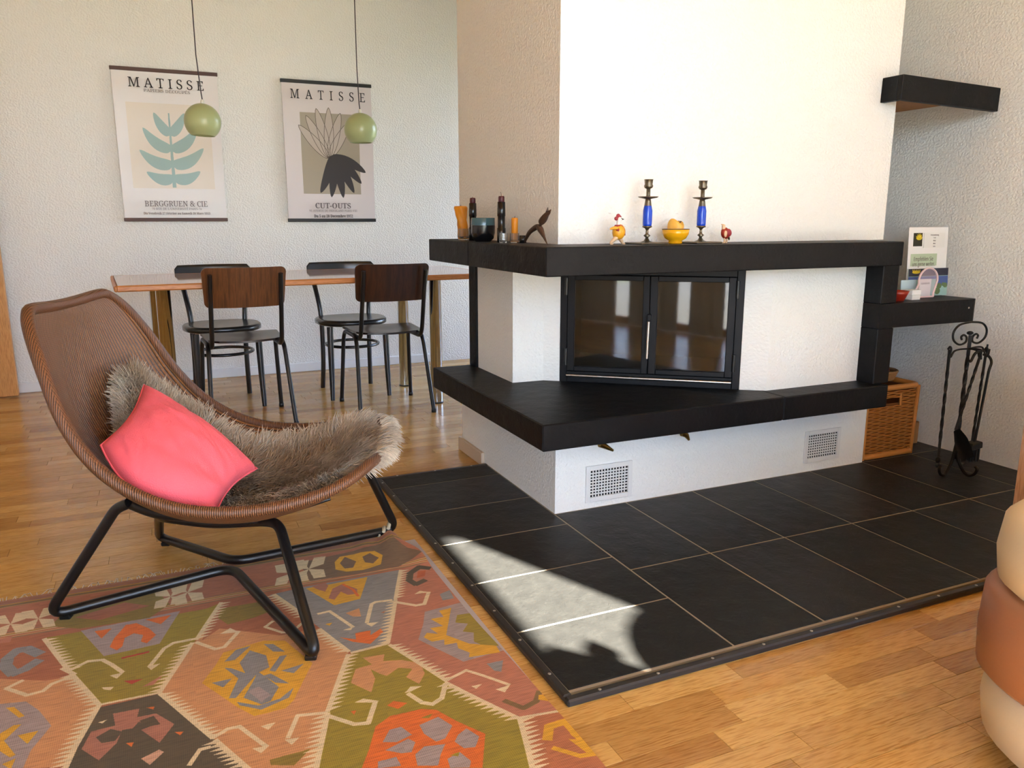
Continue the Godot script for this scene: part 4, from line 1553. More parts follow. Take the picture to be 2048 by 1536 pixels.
func weave_texture() -> ImageTexture:
	var S := 256
	var im := Image.create(S, S, false, Image.FORMAT_RGB8)
	var n := noise(0.05, 3, FastNoiseLite.TYPE_SIMPLEX_SMOOTH, 61)
	for y in S:
		for x in S:
			var rib := 0.5 + 0.5 * cos(TAU * x / 8.0)
			var streak := n.get_noise_2d(x * 0.12, y * 1.6)
			var v := clampf(0.88 + 0.11 * rib + 0.16 * streak + 0.05 * sin(TAU * y / 4.0 + PI * float(int(x / 4) % 2)), 0, 1)
			im.set_pixel(x, y, Color(v, v, v * 0.99))
	return ImageTexture.create_from_image(im)

func rug_point(u: float, v: float) -> Vector3:
	# u 0..1 from left to right, v 0..1 from the far end to the near end
	var x := lerpf(-1.6, 0.705, u)
	var z := lerpf(-2.432, -0.5, v)
	x -= 0.012 * sin(v * 7.0) * smoothstep(0.9, 1.0, u)
	var y := 0.0055 + 0.0012 * sin(x * 9.0 + z * 3.0) + 0.0010 * sin(z * 17.0 - x * 4.0)
	# ruffled far right corner, pushed in by the chair
	var c := Vector2(maxf(x - 0.50, 0.0) / 0.2, maxf(-2.16 - z, 0.0) / 0.27)
	var k := clampf(c.x, 0, 1) * clampf(c.y, 0, 1)
	y += 0.030 * k * (0.55 + 0.45 * sin(x * 52.0 + z * 24.0)) + 0.012 * k
	x -= 0.055 * k * k
	z += 0.035 * k * c.x
	return Vector3(x, y, z)

func build_rug():
	var t := thing("kilim_rug", "flat-woven kilim rug with olive, orange and terracotta hexagons on the oak floor", "rug", Vector3(-0.4, 0, -1.4))
	var m := mat("kilim", Color.WHITE, 0.95)
	m.albedo_texture = rug_texture()
	m.detail_enabled = true
	m.detail_albedo = weave_texture()
	m.detail_blend_mode = BaseMaterial3D.BLEND_MODE_MUL
	m.detail_uv_layer = BaseMaterial3D.DETAIL_UV_2
	m.rim_enabled = true
	m.rim = 0.2
	var st := nb()
	st.set_smooth_group(0)
	var NX := 110
	var NZ := 90
	var P := []
	for r in NZ + 1:
		var row := []
		for c in NX + 1: row.append(rug_point(float(c) / NX, float(r) / NZ))
		P.append(row)
	var put := func(r: int, c: int, y = null):
		var flat := Vector2(lerpf(-1.6, 0.705, float(c) / NX), lerpf(-2.432, -0.5, float(r) / NZ))
		st.set_uv(Vector2((flat.x - RUG.position.x) / RUG.size.x, (flat.y - RUG.position.y) / RUG.size.y))
		st.set_uv2(flat * 8.0)
		var p: Vector3 = P[r][c]
		st.add_vertex(p if y == null else Vector3(p.x, y, p.z))
	for r in NZ:
		for c in NX:
			put.call(r, c)
			put.call(r, c + 1)
			put.call(r + 1, c + 1)
			put.call(r, c)
			put.call(r + 1, c + 1)
			put.call(r + 1, c)
	st.set_smooth_group(1)
	for r in NZ:
		for c in [0, NX]:
			var a: int = r if c == NX else r + 1
			var b: int = r + 1 if c == NX else r
			put.call(a, c)
			put.call(a, c, 0.001)
			put.call(b, c, 0.001)
			put.call(a, c)
			put.call(b, c, 0.001)
			put.call(b, c)
	for c in NX:
		for r in [0, NZ]:
			var a: int = c if r == 0 else c + 1
			var b: int = c + 1 if r == 0 else c
			put.call(r, a)
			put.call(r, a, 0.001)
			put.call(r, b, 0.001)
			put.call(r, a)
			put.call(r, b, 0.001)
			put.call(r, b)
	part("cloth", st, m, t, true)
	# short worn fringe along the far end
	st = nb()
	var x := -1.58
	while x < 0.60:
		var l := rng.randf_range(0.008, 0.038)
		var a := rng.randf_range(-0.9, 0.9)
		var p := Vector3(x, 0.005, -2.430)
		tube(st, [p, p + Vector3(a * l * 0.5, 0.004, -l * 0.6), p + Vector3(a * l, -0.003, -l)], [0.0013, 0.0011, 0.0006], 4)
		x += rng.randf_range(0.004, 0.016)
	part("fringe", st, M.fringe, t, true).set_meta("kind", "stuff")
	# tassel at the ruffled corner
	st = nb()
	for k in 6:
		var p := rug_point(0.93 + 0.011 * k, 0.0) + Vector3(0, 0.004, -0.004)
		tube(st, [p, p + Vector3(0.006, 0.008, -0.016), p + Vector3(0.014, -0.004, -0.03)], [0.006, 0.0075, 0.003], 7)
	part("tassel", st, M.fringe, t, true)
	st = nb()
	box(st, Vector3(-1.4, 0.0004, -2.385), Vector3(0.712, 0.0024, -0.55), 0.0005)
	single("rug_underlay", st, M.underlay, "thin grey non-slip mat showing under the ruffled corner of the kilim", "rug mat")

# ------------------------------------------------------------------ wicker lounge chair
const CH_S := [-0.366, -0.353, -0.328, -0.289, -0.237, -0.157, -0.04, 0.088, 0.218, 0.318, 0.385, 0.430]
const CH_Y := [0.838, 0.820, 0.778, 0.698, 0.580, 0.472, 0.397, 0.369, 0.372, 0.389, 0.410, 0.430]
const CH_W := [0.215, 0.256, 0.300, 0.345, 0.387, 0.409, 0.409, 0.399, 0.378, 0.343, 0.293, 0.215]
const CH_D := [0.020, 0.030, 0.055, 0.085, 0.110, 0.130, 0.135, 0.125, 0.100, 0.072, 0.050, 0.032]

func shell_point(v: float, u: float, off := 0.0) -> Vector3:
	var s: float = along(CH_S, v)
	var y: float = along(CH_Y, v)
	var w: float = along(CH_W, v)
	var dep: float = along(CH_D, v)
	var t := Vector2(along(CH_S, minf(v + 0.02, 1.0)) - along(CH_S, maxf(v - 0.02, 0.0)), along(CH_Y, minf(v + 0.02, 1.0)) - along(CH_Y, maxf(v - 0.02, 0.0))).normalized()
	var n := Vector2(t.y, -t.x)
	var k := dep * (1.0 - pow(absf(u), 2.2)) + off
	return Vector3(s + n.x * k, y + n.y * k, w * u)

func shell_normal(v: float, u: float) -> Vector3:
	var a := shell_point(minf(v + 0.01, 1.0), u) - shell_point(maxf(v - 0.01, 0.0), u)
	var b := shell_point(v, minf(u + 0.02, 1.0)) - shell_point(v, maxf(u - 0.02, -1.0))
	var n := b.cross(a).normalized()
	return n if n.y > 0 else -n

func build_lounge_chair():
	var at := Vector3(0.13, 0.006, -2.291)
	var turn := deg_to_rad(-18.06)
	var t := thing("lounge_chair", "brown woven cane lounge chair on a black steel rod base", "lounge chair", at, turn)
	var NV := 72
	var NU := 48
	for side in 2:
		var st := nb()
		var rows := []
		var uvs := []
		var len_ := 0.0
		var last := shell_point(0, 0)
		for r in NV + 1:
			var v := float(r) / NV
			var row := []
			var uv := []
			var mid := shell_point(v, 0)
			len_ += mid.distance_to(last)
			last = mid
			for c in NU + 1:
				var u := float(c) / NU * 2.0 - 1.0
				row.append(shell_point(v, u, 0.011 * side))
				uv.append(Vector2(u * 0.36 * 11.0, len_ * 18.0))
			rows.append(row)
			uvs.append(uv)
		sheet(st, rows, uvs, side == 0)
		part("seat_shell" if side == 0 else "shell_back", st, M.cane, t)
	# wrapped rim all the way round
	var loop := []
	for k in range(0, 61): loop.append(shell_point(k / 60.0, 1.0, 0.006))
	for k in range(1, 12): loop.append(shell_point(1.0, 1.0 - k / 6.0, 0.006))
	for k in range(60, -1, -1): loop.append(shell_point(k / 60.0, -1.0, 0.006))
	for k in range(1, 12): loop.append(shell_point(0.0, -1.0 + k / 6.0, 0.006))
	# ease the four corners
	for pass_ in 5:
		var l2 := []
		var n := loop.size()
		for k in n: l2.append((loop[(k - 1 + n) % n] + loop[k] * 2.0 + loop[(k + 1) % n]) / 4.0)
		loop = l2
	var st := nb()
	tube(st, loop, 0.015, 12, true)
	part("rim", st, M.cane_rim, t)
	# steel rod base
	var fl := Vector3(-0.435, 0.016, 0.19)
	var bl := Vector3(-0.315, 0.016, -0.33)
	var fr := Vector3(0.305, 0.016, 0.475)
	var br := Vector3(0.462, 0.016, -0.32)
	var base := [Vector3(-0.185, 0.335, 0.225), Vector3(-0.222, 0.318, 0.215), fl, Vector3(0.0, 0.048, 0.004), fr, Vector3(0.178, 0.252, 0.19), Vector3(0.12, 0.240, 0.14), Vector3(-0.02, 0.215, 0.085), Vector3(-0.175, 0.215, 0.02), Vector3(-0.235, 0.17, -0.12), bl, Vector3(0.0, 0.048, -0.034), br, Vector3(0.385, 0.295, -0.14), Vector3(0.345, 0.286, -0.12)]
	st = nb()
	tube(st, filleted(base, 0.055, 7), 0.0138, 12)
	part("base_rod", st, M.black_steel, t)
	st = nb()
	tube(st, smooth_path([Vector3(0.345, 0.286, -0.12), Vector3(0.2, 0.238, -0.05), Vector3(0.0, 0.232, 0.06), Vector3(-0.12, 0.275, 0.16), Vector3(-0.185, 0.335, 0.225)], 20), 0.0138, 12)
	part("cross_rod", st, M.black_steel, t)
	st = nb()
	tube(st, smooth_path([Vector3(0.10, 0.246, 0.15), Vector3(0.2, 0.262, 0.12), Vector3(0.30, 0.283, 0.09)], 8), 0.016, 10, false, true, 0.5)
	part("seat_bracket", st, M.black_steel, t)
	for f in [fl + Vector3(0.04, 0, -0.017), bl + Vector3(0.03, 0, 0.028), fr + Vector3(-0.02, 0, -0.03), br + Vector3(-0.04, 0, 0.025)]:
		st = nb()
		box(st, Vector3(f.x - 0.014, 0.0005 - 0.002, f.z - 0.012), Vector3(f.x + 0.014, 0.012, f.z + 0.012), 0.003)
		part("foot_pad", st, M.black_steel, t)
	build_sheepskin(at, turn)
	build_cushion(at, turn)

func fur_edges(v: float) -> Vector2:
	var a := along([-0.52, -0.70, -0.80, -0.74, -0.77, -0.79, -0.82, -0.85, -0.83, -0.72], (v - 0.34) / 0.66) as float
	var b := along([-0.38, -0.02, 0.12, 0.25, 0.42, 0.54, 0.62, 0.65, 0.60, 0.52], (v - 0.34) / 0.66) as float
	return Vector2(a, b)

func build_sheepskin(at: Vector3, turn: float):
	var t := thing("sheepskin", "grey-brown long-haired sheepskin spread over the seat of the cane lounge chair", "sheepskin", at, turn)
	var st := nb()
	var rows := []
	for r in 41:
		var v := lerpf(0.34, 1.0, r / 40.0)
		var e := fur_edges(v)
		var row := []
		for c in 21:
			var u := lerpf(e.x, e.y, c / 20.0)
			var lift := 0.004 + 0.012 * sin(PI * c / 20.0)
			row.append(shell_point(v, clampf(u, -0.95, 0.95), -lift) )
		rows.append(row)
	var last := []
	for c in 21:
		var p: Vector3 = rows[40][c]
		last.append(p + Vector3(0.016, 0.003, 0.0))
	rows.append(last)
	sheet(st, rows, [], true)
	part("hide", st, M.hide, t)
	# one lock: seven tapering curved hairs
	var lock := nb()
	for k in 7:
		var a := TAU * k / 7.0
		var foot := Vector3(cos(a), 0, sin(a)) * (0.0035 if k else 0.0)
		var lean := Vector3(cos(a + 0.7), 0, sin(a + 0.7)) * 0.16
		var l := 0.80 + 0.2 * sin(k * 2.4)
		tube(lock, [foot, foot + Vector3(0.10, 0.45, 0.02) * l * 0.05 + lean * 0.016, foot + Vector3(0.30, 0.82, 0.04) * l * 0.05 + lean * 0.03, foot + Vector3(0.66, 0.98, 0.02) * l * 0.05 + lean * 0.042], [0.0021, 0.0020, 0.0015, 0.0003], 3, false, false)
	var lm := fin(lock)
	var mm := MultiMesh.new()
	mm.transform_format = MultiMesh.TRANSFORM_3D
	mm.use_colors = true
	mm.mesh = lm
	var N := 8500
	mm.instance_count = N
	var nz := noise(3.0, 3, FastNoiseLite.TYPE_SIMPLEX_SMOOTH, 71)
	for i in N:
		var r := rng.randf()
		var v := lerpf(0.34, 1.0, pow(r, 0.92))
		var e := fur_edges(v)
		var cu := rng.randf()
		if i % 4 == 0: cu = clampf(rng.randf() * 0.14 if i % 8 == 0 else 1.0 - rng.randf() * 0.14, 0, 1)
		var u := clampf(lerpf(e.x, e.y, cu), -0.95, 0.95)
		var p := shell_point(v, u, -0.006 - 0.010 * sin(PI * cu))
		var front := 0.0
		if i % 7 == 0 and r > 0.8:
			v = 1.0
			front = rng.randf()
			p = shell_point(1.0, u, -0.008) + Vector3(0.015 * front, 0.004, 0)
		var n := shell_normal(v, u)
		# hair lies outwards from the middle and a little down the seat
		var flow := Vector3(0.35 + 0.5 * smoothstep(0.75, 1.0, v), 0.05, (cu - 0.5) * 2.2).normalized()
		if v < 0.5: flow = Vector3(-0.3, 0.5, (cu - 0.5) * 1.6).normalized()
		flow = (flow + Vector3(rng.randf_range(-0.6, 0.6), 0, rng.randf_range(-0.6, 0.6))).normalized()
		flow = (flow - n * flow.dot(n)).normalized()
		var tip := smoothstep(0.80, 1.0, v)
		flow = (flow + Vector3(0.9, -0.5, 0) * tip).normalized()
		var y := (n * (1.0 - 0.55 * tip) + flow * 0.7 * tip + flow * rng.randf_range(0.1, 0.75)).normalized()
		var x := (flow - y * flow.dot(y)).normalized()
		var z := x.cross(y)
		var len_ := rng.randf_range(0.75, 1.3) * (1.0 - 0.25 * smoothstep(0.85, 1.0, v))
		mm.set_instance_transform(i, Transform3D(Basis(x, y, z) * Basis.from_scale(Vector3(len_, len_, len_)), p))
		var shade := 0.5 + 0.5 * nz.get_noise_3d(p.x * 1.6, p.y * 1.6, p.z * 1.6)
		var edge := absf(cu - 0.5) * 2.0
		var light := rgb(214, 202, 182).srgb_to_linear()
		var dark := rgb(138, 112, 84).srgb_to_linear()
		var c := dark.lerp(light, clampf(0.25 + 0.65 * edge * edge + 0.8 * (shade - 0.5) + 0.5 * smoothstep(0.9, 1.0, v), 0, 1))
		mm.set_instance_color(i, c * rng.randf_range(0.72, 1.18))
	var o := MultiMeshInstance3D.new()
	o.name = "pile"
	o.multimesh = mm
	o.material_override = M.fur
	o.set_meta("kind", "stuff")
	t.add_child(o, true)

func build_cushion(at: Vector3, turn: float):
	var t := thing("cushion", "coral pink linen cushion leaning in the cane lounge chair", "cushion", at, turn)
	var T := Vector3(-0.216, 0.588, -0.045)
	var L := Vector3(-0.222, 0.500, 0.262)
	var R := Vector3(0.112, 0.378, 0.105)
	var B := Vector3(0.050, 0.325, 0.335)
	var n := (L - T).cross(R - T).normalized()
	if n.y < 0: n = -n
	var nz := noise(2.2, 4, FastNoiseLite.TYPE_SIMPLEX_SMOOTH, 81)
	var G := 44
	var st := nb()
	for side in [1.0, -1.0]:
		var rows := []
		for r in G + 1:
			var b := float(r) / G
			var row := []
			for c in G + 1:
				var a := float(c) / G
				# sides pulled in between the corners
				var ka := 0.055 * sin(PI * b) * (1.0 - 2.0 * a) * absf(1.0 - 2.0 * a)
				var kb := 0.030 * sin(PI * a) * (1.0 - 2.0 * b) * absf(1.0 - 2.0 * b)
				var aa := a + ka
				var bb := b + kb + 0.34 * sin(PI * a) * smoothstep(0.45, 1.0, b) * (1.0 - 0.55 * a)
				var p := T * (1 - aa) * (1 - bb) + R * aa * (1 - bb) + L * (1 - aa) * bb + B * aa * bb
				var q := pow(maxf(16.0 * a * (1 - a) * b * (1 - b), 0.0), 0.42)
				var h := (0.078 if side > 0 else 0.032) * q
				h += side * 0.008 * q * nz.get_noise_2d(a * 1.4 + b * 0.4, b * 2.6 - a * 0.6)
				h += side * q * 0.009 * exp(-pow((b - 0.74 - 0.10 * sin(a * 3.0)) * 13.0, 2.0)) * smoothstep(0.3, 0.7, a)
				h -= side * q * 0.008 * exp(-pow((b - 0.64 - 0.12 * sin(a * 3.2 + 0.5)) * 12.0, 2.0)) * smoothstep(0.35, 0.8, a)
				h -= side * q * 0.005 * exp(-pow((a + b * 0.5 - 0.35) * 9.0, 2.0))
				row.append(p + n * h * side)
			rows.append(row)
		sheet(st, rows, [], side < 0)
	part("cover", st, M.pink_linen, t)
	st = nb()
	var loop := []
	for e in [[0, 0, 1, 0], [1, 0, 1, 1], [1, 1, 0, 1], [0, 1, 0, 0]]:
		for k in 12:
			var f := k / 12.0
			var a := lerpf(e[0], e[2], f)
			var b := lerpf(e[1], e[3], f)
			var aa := a + 0.055 * sin(PI * b) * (1.0 - 2.0 * a) * absf(1.0 - 2.0 * a)
			var bb := b + 0.030 * sin(PI * a) * (1.0 - 2.0 * b) * absf(1.0 - 2.0 * b) + 0.34 * sin(PI * a) * smoothstep(0.45, 1.0, b) * (1.0 - 0.55 * a)
			loop.append(T * (1 - aa) * (1 - bb) + R * aa * (1 - bb) + L * (1 - aa) * bb + B * aa * bb)
	tube(st, loop, 0.0028, 6, true)
	part("seam", st, M.pink_linen, t)

# ------------------------------------------------------------------ sofa end and cabinet at the right edge
func build_sofa_and_cabinet():
	var t := thing("sofa", "plump cream and tan leather sofa with a rounded end beside the slate floor", "sofa", Vector3(1.9, 0, -0.43))
	var st := nb()
	pad(st, Vector3(0, 0.118, 0), Vector3(0.558, 0.105, 0.558), 4.0, 0.42, 56, 14)
	part("base", st, M.cream_leather, t)
	st = nb()
	pad(st, Vector3(0, 0.272, 0), Vector3(0.556, 0.105, 0.556), 5.0, 0.22, 56, 14)
	part("side_band", st, M.tan_leather, t)
	st = nb()
	pad(st, Vector3(0.0, 0.432, 0.0), Vector3(0.552, 0.105, 0.552), 4.5, 0.42, 56, 14)
	part("seat_cushion", st, M.cream_leather, t)
	for x in [-0.36, 0.36]:
		for z in [-0.36, 0.36]:
			st = nb()
			lathe(st, [Vector2(0.0, 0.0), Vector2(0.02, 0.0), Vector2(0.025, 0.03), Vector2(0.0, 0.03)], 14, Transform3D(Basis(), Vector3(x, 0, z)))
			part("foot", st, M.black_steel, t)
	var c := thing("side_cabinet", "pinkish wooden cabinet standing on the slate behind the sofa", "cabinet", Vector3(2.24, 0.0152, -1.395))
	st = nb()
	box(st, Vector3(0, 0, 0), Vector3(0.022, 0.60, 0.36), 0.002)
	part("side_panel", st, M.pink_wood, c)
	st = nb()
	box(st, Vector3(0.40, 0, 0), Vector3(0.422, 0.60, 0.36), 0.002)
	part("side_panel", st, M.pink_wood, c)
	st = nb()
	box(st, Vector3(-0.008, 0.60, -0.008), Vector3(0.43, 0.624, 0.37), 0.003)
	part("top_board", st, M.pink_wood, c)
	st = nb()
	box(st, Vector3(0.022, 0.06, 0.006), Vector3(0.40, 0.598, 0.02), 0.001)
	part("back_panel", st, M.oak, c)
	for y in [0.06, 0.33]:
		st = nb()
		box(st, Vector3(0.022, y, 0.02), Vector3(0.40, y + 0.02, 0.35), 0.001)
		part("shelf_board", st, M.pink_wood, c)

func build_house_plant():
	var at := Vector3(1.82, 0, 0.55)
	var t := thing("house_plant", "tall broad-leaved house plant in a clay pot behind the sofa, by the garden window", "plant", at)
	var st := nb()
	lathe(st, [Vector2(0.0, 0.0), Vector2(0.12, 0.0), Vector2(0.16, 0.30), Vector2(0.175, 0.30), Vector2(0.175, 0.34), Vector2(0.155, 0.34), Vector2(0.15, 0.30), Vector2(0.0, 0.29)], 30)
	part("pot", st, M.terracotta, t)
	# leaves: centre x, y (room), half width, half height, turn, depth
	var leaves := [[1.70, 1.46, 0.115, 0.185, -0.12, 0.0], [1.795, 1.600, 0.034, 0.045, -0.5, 0.0], [1.64, 1.50, 0.12, 0.16, 0.2, 0.01], [1.985, 1.540, 0.12, 0.30, -0.9, 0.0], [1.56, 1.22, 0.17, 0.22, 0.4, 0.02], [1.80, 1.26, 0.17, 0.23, -0.2, -0.03], [2.04, 1.30, 0.18, 0.23, -0.7, 0.03], [1.62, 1.02, 0.18, 0.2, 0.3, -0.02], [1.90, 1.06, 0.18, 0.22, -0.3, 0.02], [2.15, 1.10, 0.17, 0.22, -0.5, -0.03], [1.4, 1.0, 0.15, 0.2, 0.6, 0.0], [2.25, 1.4, 0.14, 0.25, -0.9, 0.02]]
	for l in leaves:
		st = nb()
		var c := Vector3(l[0], l[1], 0.55 + l[5]) - at
		var b := Basis(Vector3(0, 0, 1), l[4])
		var rows := []
		for r in 11:
			var v := r / 10.0
			var row := []
			for k in 7:
				var u := k / 3.0 - 1.0
				var w: float = l[2] * pow(sin(PI * clampf(v * 0.94 + 0.03, 0, 1)), 0.7)
				row.append(c + b * Vector3(u * w, (v - 0.5) * 2.0 * l[3], 0.03 * u * u + 0.05 * (v - 0.5) * (v - 0.5)))
			rows.append(row)
		sheet(st, rows)
		part("leaf", st, M.leaf_green, t)
		st = nb()
		tube(st, smooth_path([Vector3(0, 0.28, 0), Vector3(c.x * 0.3, 0.28 + (c.y - 0.28) * 0.5, c.z * 0.5), rows[0][3]], 8), 0.006, 6)
		part("stem", st, M.leaf_green, t)
# ------------------------------------------------------------------ wicker basket in the niche
func build_basket():
	var t := thing("wicker_basket", "tall square honey-brown wicker basket between the plinth and the fire irons", "basket", Vector3(2.90, 0.0152, -2.535))
	var hx := 0.148
	var hz := 0.150
	var H := 0.315
	var st := nb()
	for sx in [-1.0, 1.0]:
		for sz in [-1.0, 1.0]:
			st = nb()
			tube(st, [Vector3(hx * sx, 0, hz * sz), Vector3((hx + 0.004) * sx, H, (hz + 0.004) * sz)], 0.009, 8)
			part("corner_stake", st, M.wicker_rim, t)
	for y in [0.012, H]:
		st = nb()
		var a := hx + 0.003
		var b := hz + 0.003
		tube(st, filleted([Vector3(-a, y, b), Vector3(a, y, b), Vector3(a, y, -b), Vector3(-a, y, -b)], 0.03, 4, true), 0.013, 8, true)
		part("rim", st, M.wicker_rim, t)
	# woven rows: each rod runs in front of and behind the stakes
	st = nb()
	var rows := 34
	for r in rows:
		var y := 0.024 + (H - 0.045) * r / (rows - 1.0)
		for side in 4:
			var path := []
			var half: float = hx if side % 2 == 0 else hz
			var out: float = hz if side % 2 == 0 else hx
			for k in 29:
				var f := k / 28.0
				var w := lerpf(-half, half, f)
				var d := out + 0.0045 * sin(PI * 7.0 * f + PI * (r % 2)) - 0.002
				if r > rows - 9 and r < rows - 4 and absf(w) < 0.045 and side == 0: continue
				path.append([Vector3(w, y, d), Vector3(d, y, -w), Vector3(-w, y, -d), Vector3(-d, y, w)][side])
			# the handle hole in the front splits a row in two
			var runs := [[]]
			for p in path:
				if runs[-1].size() and (runs[-1][-1] as Vector3).distance_to(p) > 0.03: runs.append([])
				runs[-1].append(p)
			for q in runs:
				if q.size() > 1: tube(st, q, 0.0036, 5, false, false)
	part("weave", st, M.wicker, t).set_meta("kind", "stuff")
	st = nb()
	for e in [[-hx + 0.008, hx - 0.008, hz - 0.013, hz - 0.010], [-hx + 0.008, hx - 0.008, -hz + 0.010, -hz + 0.013]]:
		box(st, Vector3(e[0], 0.005, e[2]), Vector3(e[1], H - 0.075 if e[2] > 0 else H - 0.01, e[3]), 0.0)
	for s in [-1.0, 1.0]:
		box(st, Vector3((hx - 0.0115) * s - 0.0015, 0.005, -hz + 0.012), Vector3((hx - 0.0115) * s + 0.0015, H - 0.01, hz - 0.012), 0.0)
	box(st, Vector3(-hx + 0.01, 0.002, -hz + 0.01), Vector3(hx - 0.01, 0.008, hz - 0.01), 0.0)
	part("lining", st, M.wicker_dark, t)
	for x in [-0.05, 0.05]:
		st = nb()
		tube(st, [Vector3(x, H - 0.083, hz + 0.002), Vector3(x, H - 0.03, hz + 0.002)], 0.005, 6)
		part("handle_hole_stake", st, M.wicker_rim, t)
	# small tray basket with things on top
	var s := thing("tray_basket", "small shallow brown basket resting on top of the tall wicker basket", "basket", Vector3(2.93, 0.0152 + H + 0.014, -2.50))
	st = nb()
	for k in 5:
		var loop := []
		for j in 26:
			var an := TAU * j / 26.0
			var rr := 0.075 + 0.004 * k
			loop.append(Vector3(rr * cos(an), 0.006 + 0.0085 * k + 0.0018 * sin(j * PI + k * PI), rr * 0.8 * sin(an)))
		tube(st, loop, 0.0055, 6, true)
	part("weave", st, M.box_wood, s)
	st = nb()
	lathe(st, [Vector2(0.0, 0.0), Vector2(0.076, 0.0), Vector2(0.076, 0.008), Vector2(0.0, 0.008)], 24, Transform3D(Basis.from_scale(Vector3(1, 1, 0.8)), Vector3.ZERO))
	part("bottom", st, M.wicker_dark, s)
	st = nb()
	blob(st, Vector3.ZERO, Vector3(0.03, 0.027, 0.028))
	blob(st, Vector3(-0.012, 0.016, 0.006), Vector3(0.018, 0.014, 0.016))
	var cone := single("pine_cone", st, M.bar_black, "dark round cone in the small basket above the wicker basket", "cone")
	cone.position = Vector3(2.905, 0.0152 + H + 0.055, -2.50)
	st = nb()
	pad(st, Vector3.ZERO, Vector3(0.03, 0.016, 0.024), 3.0, 0.7, 20, 8, Basis(Vector3(0, 0, 1), 0.5))
	var lighter := single("red_firelighter_box", st, M.red_clay, "red rounded box in the small basket above the wicker basket", "box")
	lighter.position = Vector3(2.955, 0.0152 + H + 0.048, -2.495)
	# low wooden block behind
	st = nb()
	box(st, Vector3(-0.05, 0, -0.07), Vector3(0.05, 0.105, 0.07), 0.003)
	var bl := single("wood_block", st, M.box_wood, "low wooden block on the slate between basket and right wall", "block")
	bl.position = Vector3(3.165, 0.0152, -2.55)

